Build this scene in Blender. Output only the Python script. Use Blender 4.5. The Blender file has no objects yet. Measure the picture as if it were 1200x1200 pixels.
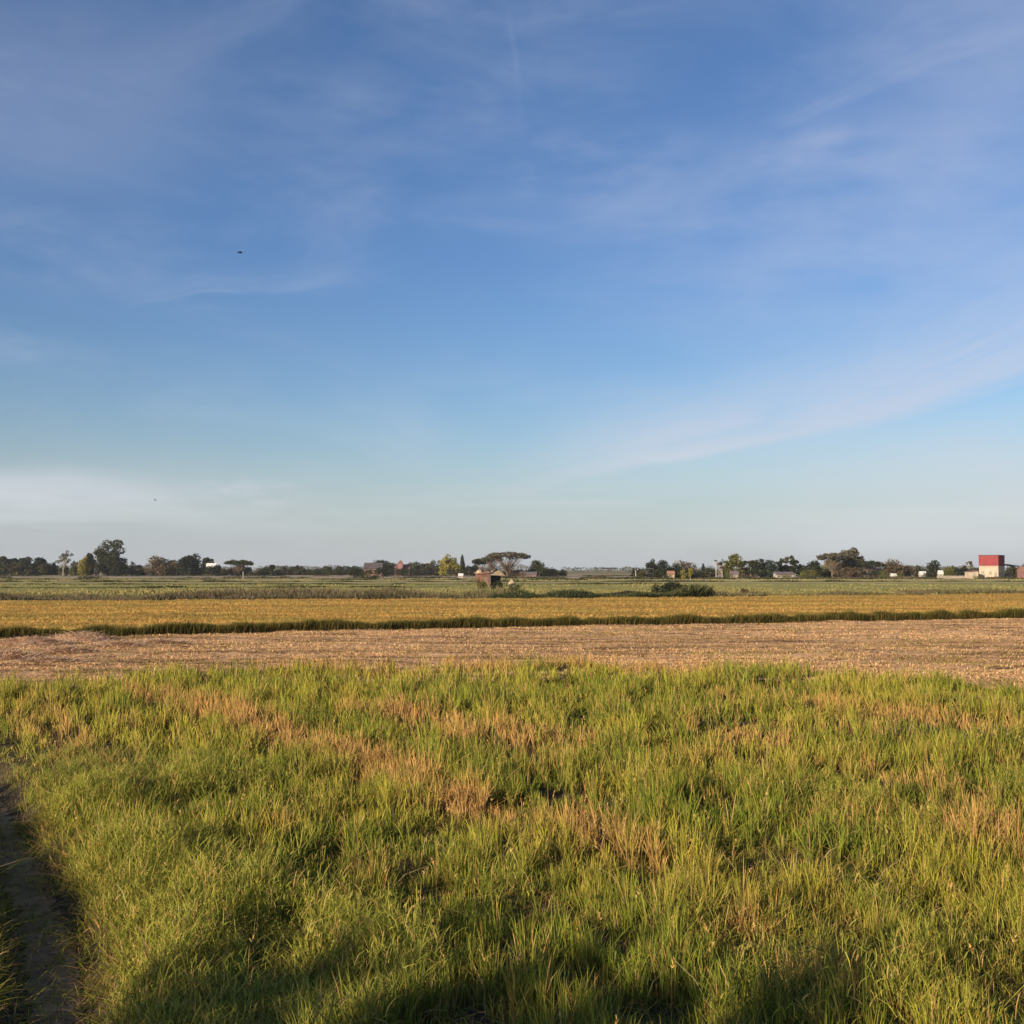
import bpy, math, random
import numpy as np
from mathutils import Vector, Matrix

random.seed(7)
RNG = np.random.default_rng(11)
C = bpy.context.scene.collection
S = bpy.context.scene
PI = math.pi

# ------------------------------------------------------------------ camera
CAM_H = 2.8
PITCH = math.atan(68.0 / 1200.0)
cam_d = bpy.data.cameras.new('camera')
cam = bpy.data.objects.new('camera', cam_d)
C.objects.link(cam)
cam.location = (0, 0, CAM_H)
cam.rotation_euler = (PI / 2 + PITCH, 0, 0)
cam_d.sensor_width = 36
cam_d.lens = 36
cam_d.clip_start = 0.05
cam_d.clip_end = 20000
S.camera = cam
S.render.resolution_x = 1024
S.render.resolution_y = 1024

def ray(X, Y):
    a = (X - 600) / 1200.0
    b = (600 - Y) / 1200.0
    return (a, math.cos(PITCH) - b * math.sin(PITCH), math.sin(PITCH) + b * math.cos(PITCH))

def at_ground(X, Y, z=0.0):
    """where the sight line of a photo pixel meets height z"""
    dx, dy, dz = ray(X, Y)
    t = (z - CAM_H) / dz
    return (dx * t, dy * t)

def at_dist(X, Y, D):
    dx, dy, dz = ray(X, Y)
    t = D / dy
    return (dx * t, D, CAM_H + dz * t)

# ------------------------------------------------------------------ light
SUN_EL = math.radians(15.0)
SUN_BACK = math.radians(42.0)             # sun stands behind the camera, this far to its left
sun_vec = Vector((-math.sin(SUN_BACK) * math.cos(SUN_EL), -math.cos(SUN_BACK) * math.cos(SUN_EL), math.sin(SUN_EL)))
sd = bpy.data.lights.new('sun', 'SUN')
sd.energy = 4.9
sd.angle = math.radians(0.55)
sd.color = (1.0, 0.81, 0.56)
so = bpy.data.objects.new('sun', sd)
C.objects.link(so)
so.rotation_euler = sun_vec.to_track_quat('Z', 'Y').to_euler()
so.location = (-20, -40, 30)

# ------------------------------------------------------------------ node helpers
class NT:
    def __init__(self, tree):
        self.t = tree; self.n = tree.nodes; self.l = tree.links
    def new(self, typ, **kw):
        nd = self.n.new(typ)
        for k, v in kw.items():
            setattr(nd, k, v)
        return nd
    def put(self, sock, val):
        if isinstance(val, bpy.types.NodeSocket):
            self.l.new(val, sock)
        else:
            sock.default_value = val
    def math(self, op, a, b=0.0, c=None, clamp=False):
        m = self.new('ShaderNodeMath', operation=op)
        m.use_clamp = clamp
        self.put(m.inputs[0], a); self.put(m.inputs[1], b)
        if c is not None: self.put(m.inputs[2], c)
        return m.outputs[0]
    def mix(self, f, a, b, mode='MIX'):
        m = self.new('ShaderNodeMix', data_type='RGBA', blend_type=mode)
        self.put(m.inputs[0], f); self.put(m.inputs[6], a); self.put(m.inputs[7], b)
        return m.outputs[2]
    def smooth(self, v, lo, hi):
        m = self.new('ShaderNodeMapRange', interpolation_type='SMOOTHSTEP')
        self.put(m.inputs[0], v); self.put(m.inputs[1], lo); self.put(m.inputs[2], hi)
        return m.outputs[0]
    def noise(self, vec, scale, detail=4, rough=0.55, dist=0.0):
        m = self.new('ShaderNodeTexNoise')
        self.put(m.inputs['Vector'], vec)
        m.inputs['Scale'].default_value = scale
        m.inputs['Detail'].default_value = detail
        m.inputs['Roughness'].default_value = rough
        m.inputs['Distortion'].default_value = dist
        return m.outputs[0]
    def comb(self, x, y, z):
        m = self.new('ShaderNodeCombineXYZ')
        self.put(m.inputs[0], x); self.put(m.inputs[1], y); self.put(m.inputs[2], z)
        return m.outputs[0]

def srgb(r, g, b):
    f = lambda c: ((c / 255 + 0.055) / 1.055) ** 2.4 if c > 10 else c / 255 / 12.92
    return (f(r), f(g), f(b), 1)

# ------------------------------------------------------------------ sky with thin cirrus
w = bpy.data.worlds.new('World')
S.world = w
w.use_nodes = True
T = NT(w.node_tree)
T.n.clear()
out = T.new('ShaderNodeOutputWorld')
bg = T.new('ShaderNodeBackground')
sky = T.new('ShaderNodeTexSky', sky_type='NISHITA')
sky.sun_disc = False
sky.sun_elevation = SUN_EL
sky.sun_rotation = math.atan2(sun_vec.x, sun_vec.y)
sky.altitude = 0
sky.air_density = 1.0
sky.dust_density = 1.0
sky.ozone_density = 2.0
tc = T.new('ShaderNodeTexCoord')
sep = T.new('ShaderNodeSeparateXYZ')
T.l.new(tc.outputs['Generated'], sep.inputs[0])
az = T.math('ARCTAN2', sep.outputs[0], sep.outputs[1])
el = T.math('ARCSINE', sep.outputs[2])

def az_el(X, Y):
    v = Vector(ray(X, Y)).normalized()
    return math.atan2(v.x, v.y), math.asin(v.z)

warp1 = T.noise(T.comb(az, el, 0.0), 3.0, 3)
warp2 = T.noise(T.comb(az, el, 5.0), 3.0, 3)
azw = T.math('ADD', az, T.math('MULTIPLY', T.math('SUBTRACT', warp1, 0.5), 0.09))
elw = T.math('ADD', el, T.math('MULTIPLY', T.math('SUBTRACT', warp2, 0.5), 0.06))

def streak(P, Q, wid, wid2=None, soft=0.05, strength=1.0, tex=(7.0, 60.0), lo=0.3, hi=0.75, seed=0.0):
    """a streak of cirrus from one sky direction to another, in azimuth and elevation"""
    a0, e0 = az_el(*P); a1, e1 = az_el(*Q)
    L = math.hypot(a1 - a0, e1 - e0); ux, uy = (a1 - a0) / L, (e1 - e0) / L
    da = T.math('SUBTRACT', azw, a0); de = T.math('SUBTRACT', elw, e0)
    u = T.math('ADD', T.math('MULTIPLY', da, ux), T.math('MULTIPLY', de, uy))
    v = T.math('SUBTRACT', T.math('MULTIPLY', de, ux), T.math('MULTIPLY', da, uy))
    up = T.smooth(v, (wid2 or wid), 0.0)            # fades slowly upward
    dn = T.smooth(v, -wid, 0.0)
    m = T.math('MULTIPLY', up, dn)
    m = T.math('MULTIPLY', m, T.smooth(u, -soft, soft))
    m = T.math('MULTIPLY', m, T.smooth(u, L + soft, L - soft))
    n = T.noise(T.comb(T.math('MULTIPLY', u, tex[0]), T.math('MULTIPLY', v, tex[1]), seed), 1.0, 6, 0.6)
    m = T.math('MULTIPLY', m, T.smooth(n, lo, hi))
    return T.math('MULTIPLY', m, strength)

def patch(P, ra, re, strength, seed=0.0, tex=(8.0, 22.0), lo=0.35, hi=0.75, slant=0.0):
    a0, e0 = az_el(*P)
    da = T.math('DIVIDE', T.math('SUBTRACT', azw, a0), ra)
    de = T.math('SUBTRACT', T.math('DIVIDE', T.math('SUBTRACT', elw, e0), re), T.math('MULTIPLY', da, slant))
    r = T.math('SQRT', T.math('ADD', T.math('MULTIPLY', da, da), T.math('MULTIPLY', de, de)))
    m = T.smooth(r, 1.0, 0.1)
    n = T.noise(T.comb(T.math('MULTIPLY', az, tex[0]), T.math('MULTIPLY', el, tex[1]), seed), 1.0, 6, 0.58)
    m = T.math('MULTIPLY', m, T.smooth(n, lo, hi))
    return T.math('MULTIPLY', m, strength)

cl = [
    streak((670, 562), (1330, 388), 0.010, 0.085, strength=0.60, seed=1, lo=0.1, hi=0.6, soft=0.12),
    streak((680, 556), (1330, 408), 0.007, 0.012, strength=0.38, seed=2, lo=0.2, hi=0.7, soft=0.12),
    streak((700, 560), (1330, 330), 0.05, 0.12, strength=0.26, seed=12, lo=0.1, hi=0.7, soft=0.15),
    streak((910, 150), (1180, 35), 0.010, 0.018, strength=0.20, seed=3, lo=0.2, hi=0.8, soft=0.06),
    streak((200, 348), (395, 335), 0.005, 0.018, strength=0.20, seed=4, lo=0.25, hi=0.7, soft=0.05),
    streak((604, 20), (612, 120), 0.006, 0.006, strength=0.07, seed=5, lo=0.2, hi=0.7, soft=0.03),
    streak((1000, 560), (1300, 530), 0.006, 0.010, strength=0.25, seed=6, lo=0.25, hi=0.7, soft=0.08),
    streak((900, 598), (1500, 580), 0.02, 0.012, strength=0.30, seed=7, lo=0.2, hi=0.7, soft=0.1),
    patch((690, 195), 0.20, 0.055, 0.24, 8),
    patch((975, 190), 0.12, 0.035, 0.30, 9, slant=-0.2),
    patch((980, 260), 0.34, 0.14, 0.26, 10, lo=0.2),
    patch((20, 95), 0.25, 0.13, 0.22, 11, lo=0.0, tex=(5.0, 12.0)),
    patch((1150, 560), 0.28, 0.10, 0.5, 31, lo=0.0, hi=.6),
    patch((1100, 625), 0.4, 0.03, 0.5, 32, lo=0.0, hi=.6),
    patch((1130, 90), 0.2, 0.16, 0.28, 21, lo=0.1, tex=(5.0, 12.0)),
    patch((40, 405), 0.09, 0.03, 0.22, 13),
    patch((60, 575), 0.18, 0.030, 0.65, 14, lo=0.15, hi=0.6, slant=-0.4),
    patch((0, 590), 0.28, 0.040, 0.55, 34, tex=(6.0, 70.0), lo=.2, hi=.7, slant=-.3),
    patch((300, 578), 0.07, 0.022, 0.6, 15, tex=(25.0, 60.0)),
    patch((330, 605), 0.16, 0.018, 0.40, 16, tex=(12.0, 50.0)),
    patch((1120, 600), 0.22, 0.016, 0.5, 36, tex=(6.0, 90.0)),
    patch((640, 590), 0.30, 0.020, 0.35, 37, tex=(7.0, 80.0)),
    patch((160, 610), 0.3, 0.012, 0.35, 17, tex=(8.0, 60.0)),
    patch((470, 130), 0.3, 0.06, 0.16, 18, lo=0.3),
    patch((90, 290), 0.2, 0.06, 0.20, 19, lo=0.3),
]
# a broad veil, everywhere, very thin
veil = T.noise(T.comb(T.math('MULTIPLY', az, 3.0), T.math('MULTIPLY', el, 9.0), 3.3), 1.0, 7, 0.6, 0.6)
total = T.math('MULTIPLY', T.smooth(veil, 0.40, 0.8), 0.20)
for c in cl:
    total = T.math('ADD', total, T.math('MULTIPLY', c, T.math('SUBTRACT', 1.0, total)))
total = T.math('MINIMUM', total, 0.85)
CLOUD = T.new('ShaderNodeRGB'); CLOUD.outputs[0].default_value = (5.0, 5.35, 6.5, 1)
hi_ = T.smooth(el, 0.02, 0.34)
SKYMUL = T.mix(1.0, sky.outputs[0], T.mix(hi_, (0.91, 0.99, 1.07, 1), (0.72, 0.91, 1.20, 1)), 'MULTIPLY')
# murk near the horizon
hz = T.smooth(el, 0.16, -0.01)
SKY2 = T.mix(T.math('MULTIPLY', hz, 0.75), SKYMUL, (4.35, 4.65, 5.2, 1))
lowc = T.mix(T.smooth(el, 0.17, 0.03), CLOUD.outputs[0], (5.6, 5.9, 6.2, 1))
skyc = T.mix(total, SKY2, lowc)
T.l.new(skyc, bg.inputs[0])
bg.inputs[1].default_value = 0.071
T.l.new(bg.outputs[0], out.inputs[0])

# ------------------------------------------------------------------ materials
def principled(name, col, rough=0.85, noise_scale=None, amt=0.25, col2=None, bump=None, spec=0.2):
    m = bpy.data.materials.new(name); m.use_nodes = True
    t = NT(m.node_tree); b = m.node_tree.nodes['Principled BSDF']
    b.inputs['Roughness'].default_value = rough
    b.inputs['Specular IOR Level'].default_value = spec
    if noise_scale:
        g = t.new('ShaderNodeTexCoord')
        n = t.noise(g.outputs['Object'], noise_scale, 5, 0.6)
        c2 = col2 or tuple(c * (1 - amt) for c in col)
        t.put(b.inputs['Base Color'], t.mix(t.smooth(n, 0.3, 0.7), (*col, 1), (*c2, 1)))
        if bump:
            bp = t.new('ShaderNodeBump'); bp.inputs['Strength'].default_value = bump
            t.l.new(n, bp.inputs['Height']); t.l.new(bp.outputs[0], b.inputs['Normal'])
    else:
        b.inputs['Base Color'].default_value = (*col, 1)
    return m

def leaf_material(name, trans=0.35, gloss=0.10, jitter=0.25):
    """colour from the mesh's own leaf colour, some light passing through"""
    m = bpy.data.materials.new(name); m.use_nodes = True
    t = NT(m.node_tree); t.n.clear()
    o = t.new('ShaderNodeOutputMaterial')
    at = t.new('ShaderNodeAttribute'); at.attribute_name = 'col'
    geo = t.new('ShaderNodeNewGeometry')
    n = t.noise(geo.outputs['Position'], 9.0, 3, 0.6)
    col = t.mix(jitter, at.outputs['Color'], t.mix(t.smooth(n, 0.3, 0.7), (0.55, 0.55, 0.5, 1), (1.5, 1.45, 1.3, 1)), 'MULTIPLY')
    d = t.new('ShaderNodeBsdfDiffuse'); t.l.new(col, d.inputs[0])
    tr = t.new('ShaderNodeBsdfTranslucent'); t.l.new(col, tr.inputs[0])
    mx = t.new('ShaderNodeMixShader'); mx.inputs[0].default_value = trans
    t.l.new(d.outputs[0], mx.inputs[1]); t.l.new(tr.outputs[0], mx.inputs[2])
    g = t.new('ShaderNodeBsdfGlossy'); g.inputs['Roughness'].default_value = 0.5
    g.inputs[0].default_value = (0.5, 0.5, 0.5, 1)
    m2 = t.new('ShaderNodeMixShader'); m2.inputs[0].default_value = gloss
    t.l.new(mx.outputs[0], m2.inputs[1]); t.l.new(g.outputs[0], m2.inputs[2])
    t.l.new(m2.outputs[0], o.inputs[0])
    return m

M_GRASS = leaf_material('grass_blades', 0.22, 0.01, .2)
M_RIPE = leaf_material('ripe_rice_blades', 0.42, 0.01, .15)
M_LEAF = leaf_material('tree_leaves', 0.2, 0.02, 0.3)
M_STRAW = leaf_material('straw_stalks', 0.15, 0.03)
M_BARK = principled('bark', (0.17, 0.13, 0.10), 0.95, 2.0, 0.4, bump=0.4)
M_PALEBARK = principled('pale_bark', (0.34, 0.30, 0.24), 0.95, 2.0, 0.4, bump=0.3)

# ------------------------------------------------------------------ numpy noise
def vnoise(x, y, seed=0):
    xi = np.floor(x).astype(np.int64); yi = np.floor(y).astype(np.int64)
    fx = x - xi; fy = y - yi
    fx = fx * fx * (3 - 2 * fx); fy = fy * fy * (3 - 2 * fy)
    def h(a, b):
        v = (a * 374761393 + b * 668265263 + seed * 2147483647) & 0xFFFFFFFF
        v = ((v ^ (v >> 13)) * 1274126177) & 0xFFFFFFFF
        v = v ^ (v >> 16)
        return (v & 0xFFFFFF) / float(0xFFFFFF)
    return (h(xi, yi) * (1 - fx) * (1 - fy) + h(xi + 1, yi) * fx * (1 - fy)
            + h(xi, yi + 1) * (1 - fx) * fy + h(xi + 1, yi + 1) * fx * fy)

def fbm(x, y, seed=0, octaves=4):
    s = 0; a = 0.5; tot = 0
    for o in range(octaves):
        s = s + a * vnoise(x * 2 ** o + 17.3 * o, y * 2 ** o - 9.1 * o, seed + o); tot += a; a *= 0.5
    return s / tot

def sstep(v, lo, hi):
    t = np.clip((v - lo) / (hi - lo), 0, 1)
    return t * t * (3 - 2 * t)

def lerp(a, b, t):
    return a + (b - a) * t

# ------------------------------------------------------------------ object helpers
def tag(o, label=None, cat=None, group=None, kind=None):
    if label: o['label'] = label
    if cat: o['category'] = cat
    if group: o['group'] = group
    if kind: o['kind'] = kind
    return o

def empty(name, loc, rz=0.0):
    o = bpy.data.objects.new(name, None); C.objects.link(o)
    o.location = loc; o.rotation_euler = (0, 0, rz); o.empty_display_size = 0.5
    return o

def np_mesh(name, verts, loops, starts, totals, mat, cols=None, parent=None, smooth=False):
    me = bpy.data.meshes.new(name)
    me.vertices.add(len(verts)); me.vertices.foreach_set('co', np.asarray(verts, np.float32).ravel())
    me.loops.add(len(loops)); me.loops.foreach_set('vertex_index', np.asarray(loops, np.int32))
    me.polygons.add(len(starts)); me.polygons.foreach_set('loop_start', np.asarray(starts, np.int32))
    try:
        me.polygons.foreach_set('loop_total', np.asarray(totals, np.int32))
    except Exception:
        pass
    if smooth:
        me.polygons.foreach_set('use_smooth', np.ones(len(starts), bool))
    if cols is not None:
        a = me.attributes.new('col', 'FLOAT_COLOR', 'POINT')
        c4 = np.ones((len(verts), 4), np.float32); c4[:, :3] = cols
        a.data.foreach_set('color', c4.ravel())
    me.update(calc_edges=True)
    me.materials.append(mat)
    o = bpy.data.objects.new(name, me); C.objects.link(o)
    if parent: o.parent = parent
    return o

class MB:
    """collects polygons into one mesh"""
    def __init__(s): s.v = []; s.f = []
    def add(s, vs, fs):
        k = len(s.v); s.v += [tuple(v) for v in vs]; s.f += [tuple(i + k for i in f) for f in fs]
    def box(s, x0, x1, y0, y1, z0, z1):
        s.add([(x0,y0,z0),(x1,y0,z0),(x1,y1,z0),(x0,y1,z0),(x0,y0,z1),(x1,y0,z1),(x1,y1,z1),(x0,y1,z1)],
              [(0,3,2,1),(4,5,6,7),(0,1,5,4),(1,2,6,5),(2,3,7,6),(3,0,4,7)])
        return s
    def tube(s, p, q, r0, r1, n=6):
        p = Vector(p); q = Vector(q); d = (q - p).normalized()
        a = d.orthogonal().normalized(); b = d.cross(a)
        vs = []
        for (c, r) in ((p, r0), (q, r1)):
            for i in range(n):
                t = 2 * PI * i / n
                vs.append(c + a * (r * math.cos(t)) + b * (r * math.sin(t)))
        s.add(vs, [(i, (i + 1) % n, n + (i + 1) % n, n + i) for i in range(n)] + [tuple(range(n))[::-1], tuple(range(n, 2 * n))])
        return s
    def build(s, name, mat, parent=None, smooth=False):
        me = bpy.data.meshes.new(name); me.from_pydata(s.v, [], s.f); me.update()
        me.materials.append(mat)
        if smooth:
            for p in me.polygons: p.use_smooth = True
        o = bpy.data.objects.new(name, me); C.objects.link(o)
        if parent: o.parent = parent
        return o

# ------------------------------------------------------------------ blades
def blades(root, h, wd, phi, lean, droop, face, cb, ct, tipw=0.0):
    """many blades of grass: root (N,3); h height; wd width; phi lean direction; face blade facing; cb, ct base and tip colour"""
    N = len(h)
    ts = np.array([0.0, 0.38, 0.74, 1.0])
    ld = np.stack([np.cos(phi), np.sin(phi)], 1)
    fd = np.stack([np.cos(face), np.sin(face)], 1)
    V = np.zeros((N, 7, 3), np.float32); COL = np.zeros((N, 7, 3), np.float32)
    wprof = [0.75, 1.0, 0.72]
    k = 0
    for i, t in enumerate(ts):
        z = root[:, 2] + h * (t - droop * t ** 3)
        off = h * (lean * t + (lean * 0.9 + droop * 0.9) * t * t)
        x = root[:, 0] + ld[:, 0] * off; y = root[:, 1] + ld[:, 1] * off
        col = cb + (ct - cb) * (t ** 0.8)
        if i < 3:
            hw = wd * 0.5 * wprof[i]
            for s in (-1, 1):
                V[:, k, 0] = x + s * fd[:, 0] * hw; V[:, k, 1] = y + s * fd[:, 1] * hw; V[:, k, 2] = z
                COL[:, k] = col; k += 1
        else:
            V[:, k, 0] = x; V[:, k, 1] = y; V[:, k, 2] = z; COL[:, k] = col
    base = (np.arange(N) * 7)[:, None]
    pat = np.array([0,1,3,2, 2,3,5,4, 4,5,6])
    loops = (base + pat[None, :]).ravel()
    st = (np.arange(N) * 11)[:, None] + np.array([0, 4, 8])[None, :]
    tot = np.tile(np.array([4, 4, 3]), N)
    return V.reshape(-1, 3), loops, st.ravel(), tot, COL.reshape(-1, 3)

def merge(parts):
    vo = 0; lo = 0; A = [[], [], [], [], []]
    for v, l, s, t, c in parts:
        A[0].append(v); A[1].append(l + vo); A[2].append(s + lo); A[3].append(t); A[4].append(c)
        vo += len(v); lo += len(l)
    return [np.concatenate(a) for a in A]

def build_blades(name, parts, mat, parent=None):
    v, l, s, t, c = merge(parts)
    return np_mesh(name, v, l, s, t, mat, c, parent)

# ------------------------------------------------------------------ terrain
def path_center(y):          # the worn track low on the left; x of its centre line at distance y
    return np.interp(y, [2, 6.7, 8.2, 10.6, 14.7, 18], [-0.9, -2.9, -3.62, -5.05, -7.6, -9.7])
def path_half(y):
    return np.interp(y, [2, 6.7, 8.2, 10.6, 14.7, 18], [0.34, 0.30, 0.32, 0.32, 0.32, 0.2])

def ground_z(x, y):
    x = np.asarray(x, float); y = np.asarray(y, float)
    z = 0.10 * (fbm(x * 0.25, y * 0.25, 3, 3) - 0.5) * sstep(y, 160, 60)
    z = z + 0.05 * (fbm(x * 1.7, y * 1.7, 5, 3) - 0.5) * sstep(y, 60, 30)
    z = z + 1.15 * sstep(y, 4.3, 1.6)                      # the bank the photographer stands on
    d = np.abs(x - path_center(y))
    z = z - 0.18 * sstep(d, path_half(y) + 0.25, path_half(y) * 0.6) * sstep(y, 17, 14) * sstep(y, 2.5, 4.5)
    return z

def sheet(name, xs, ys, zf, mat, kind='structure', smooth=True, parent=None):
    X, Y = np.meshgrid(xs, ys)
    if X.ndim == 2:
        Z = zf(X, Y)
    V = np.stack([X, Y, Z], -1).reshape(-1, 3)
    nx, ny = len(xs), len(ys)
    i = (np.arange(ny - 1)[:, None] * nx + np.arange(nx - 1)[None, :]).ravel()
    loops = np.stack([i, i + 1, i + nx + 1, i + nx], 1).ravel()
    o = np_mesh(name, V, loops, np.arange(len(i)) * 4, np.full(len(i), 4), mat, None, parent, smooth)
    if kind: o['kind'] = kind
    return o

def strip(name, front, back, n_along, n_across, zf, mat, lift=0.0, kind='structure'):
    """a field between two polylines (lists of x,y sorted by x)"""
    fx, fy = zip(*front); bx, by = zip(*back)
    u = np.linspace(0, 1, n_along)
    F = np.stack([np.interp(u, np.linspace(0, 1, len(front)), fx), np.interp(u, np.linspace(0, 1, len(front)), fy)], 1)
    B = np.stack([np.interp(u, np.linspace(0, 1, len(back)), bx), np.interp(u, np.linspace(0, 1, len(back)), by)], 1)
    t = np.linspace(0, 1, n_across)[:, None, None]
    P = F[None] * (1 - t) + B[None] * t
    Z = zf(P[..., 0], P[..., 1]) + lift
    V = np.concatenate([P, Z[..., None]], -1).reshape(-1, 3)
    i = (np.arange(n_across - 1)[:, None] * n_along + np.arange(n_along - 1)[None, :]).ravel()
    loops = np.stack([i, i + 1, i + n_along + 1, i + n_along], 1).ravel()
    o = np_mesh(name, V, loops, np.arange(len(i)) * 4, np.full(len(i), 4), mat, None, None, True)
    if kind: o['kind'] = kind
    return o

# ground: soil, darker and mossy near by, dull green-brown far off
def ground_material():
    m = bpy.data.materials.new('field_soil'); m.use_nodes = True
    t = NT(m.node_tree); b = t.n['Principled BSDF']; b.inputs['Roughness'].default_value = 1.0
    b.inputs['Specular IOR Level'].default_value = 0.05
    g = t.new('ShaderNodeNewGeometry')
    n1 = t.noise(g.outputs['Position'], 0.05, 6, 0.6); n2 = t.noise(g.outputs['Position'], 3.0, 6, 0.65)
    n3 = t.noise(g.outputs['Position'], 22.0, 5, 0.7)
    sp = t.new('ShaderNodeSeparateXYZ'); t.l.new(g.outputs['Position'], sp.inputs[0])
    near = t.mix(t.smooth(n2, 0.35, 0.65), (0.060, 0.044, 0.030, 1), (0.085, 0.068, 0.038, 1))
    near = t.mix(t.smooth(n3, 0.52, 0.68), near, (0.15, 0.12, 0.07, 1))
    far = t.mix(t.smooth(n1, 0.35, 0.65), (0.16, 0.15, 0.06, 1), (0.22, 0.17, 0.09, 1))
    t.put(b.inputs['Base Color'], t.mix(t.smooth(sp.outputs[1], 60.0, 120.0), near, far))
    bp = t.new('ShaderNodeBump'); bp.inputs['Strength'].default_value = 0.9; bp.inputs['Distance'].default_value = 0.04
    t.l.new(n3, bp.inputs['Height']); t.l.new(bp.outputs[0], b.inputs['Normal'])
    return m
M_SOIL = ground_material()
def axis(vals): return np.unique(np.round(np.array(vals), 4))
gx = axis(list(np.linspace(-14, 14, 190)) + list(np.sign(k) * (14 * 1.09 ** abs(k)) for k in range(-80, 81) if k != 0))
gy = axis(list(np.linspace(-4, 18, 150)) + list(18 * 1.06 ** k for k in range(1, 112)) + [-8, -20, -60, -200, -800, -3000])
sheet('ground', gx, gy, ground_z, M_SOIL)

# ------------------------------------------------------------------ colour maps of the near field
def seg_mask(x, y, P, Q, wdt, z=0.35):
    ax, ay = at_ground(*P, z); bx, by = at_ground(*Q, z)
    L2 = (bx - ax) ** 2 + (by - ay) ** 2
    t = np.clip(((x - ax) * (bx - ax) + (y - ay) * (by - ay)) / L2, 0, 1)
    d = np.hypot(x - ax - t * (bx - ax), y - ay - t * (by - ay))
    return np.exp(-(d / wdt) ** 2)

def dryness(x, y):
    ax, ay = at_ground(190, 805, .35); bx, by = at_ground(560, 925, .35); L = math.hypot(bx - ax, by - ay)
    u = (x * (bx - ax) + y * (by - ay)) / L; v = (-x * (by - ay) + y * (bx - ax)) / L
    d = 0.42 * sstep(fbm(u * 0.16 + 3, v * 0.85, 21, 4), 0.50, 0.70)
    d = d + 0.28 * sstep(fbm(x * 1.6, y * 1.1, 25, 3), 0.5, 0.75)
    for P, Q, wd_, a in [((185, 803), (330, 845), 0.6, 1.2), ((320, 842), (570, 928), 0.42, 1.5),
                         ((20, 800), (130, 880), 0.45, .7), ((440, 820), (640, 855), 0.7, 1.1), ((560, 795), (610, 800), 0.6, .6),
                         ((840, 845), (890, 855), 0.7, .8), ((640, 850), (800, 870), 0.6, .4), ((1150, 955), (1230, 975), 0.45, .6),
                         ((860, 800), (1140, 830), 1.2, .7), ((650, 920), (700, 960), 0.25, .6),
                         ((860, 1060), (980, 1120), 0.3, .5), ((560, 770), (760, 772), 2.0, .8), ((200, 775), (560, 775), 1.0, .6)]:
        d = d + a * seg_mask(x, y, P, Q, wd_) * lerp(0.45, 1.2, vnoise(x * 3, y * 3, 31))
    return np.clip(d, 0, 1.15)

def lushness(x, y):       # broadleaf grass on the left near the track
    m = seg_mask(x, y, (110, 990), (230, 1130), .75) + .6 * seg_mask(x, y, (230, 1020), (330, 1120), .6) + seg_mask(x, y, (20, 870), (150, 900), 1.2) + seg_mask(x, y, (380, 1060), (440, 1100), .35)
    return np.clip(m * 1.2, 0, 1)

def holes(x, y):          # lodged or missing plants: low places in the crop
    m = np.zeros_like(x)
    for P, Q, wd_ in [((860, 985), (890, 1010), .22), ((330, 945), (400, 960), .22), ((1060, 1050), (1130, 1080), .30),
                      ((120, 860), (140, 870), .35), ((640, 1040), (700, 1080), .25), ((880, 1095), (1000, 1110), .30),
                      ((790, 965), (850, 970), .25), ((460, 1080), (560, 1100), .22), ((1040, 845), (1100, 850), .7),
                      ((300, 1110), (420, 1140), .3), ((870, 815), (880, 816), .5), ((740, 1010), (760, 1040), .2)]:
        m = np.maximum(m, seg_mask(x, y, P, Q, wd_, 0.2))
    m = np.maximum(m, sstep(fbm(x * 1.1 + 9, y * 0.8, 41, 3), 0.60, 0.74) * 0.7)
    return m

# far edge of the near crop
EDGE_A = [at_ground(X, Y, 0.3) for X, Y in [(-420, 800), (0, 795), (120, 790), (180, 781), (400, 778), (700, 774), (900, 777), (1000, 784), (1100, 795), (1200, 803), (1500, 830)]]
ea_x, ea_y = map(np.array, zip(*EDGE_A))
o_ = np.argsort(ea_x); ea_x = ea_x[o_]; ea_y = ea_y[o_]
def near_edge(x): return np.interp(x, ea_x, ea_y)

# linear base colours
G_FRESH = np.array([0.180, 0.235, 0.024]); G_DEEP = np.array([0.055, 0.085, 0.022]); G_YEL = np.array([0.41, 0.375, 0.050])
DRY = np.array([0.56, 0.28, 0.08]); DRY2 = np.array([0.56, 0.36, 0.13]); BROWN = np.array([0.16, 0.10, 0.055]); GOLD = np.array([0.46, 0.27, 0.045])

def wedge_points(y0, y1, dens, k=0.60, extra=1.5, rng=RNG):
    n = int(dens * ((y1 - y0) * (k * (y1 + y0) + 2 * extra)))
    y = np.sqrt(rng.uniform(y0 ** 2, y1 ** 2, int(n * 1.25)))
    half = k * y + extra
    x = rng.uniform(-1, 1, len(y)) * half
    return x[:n], y[:n]

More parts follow.
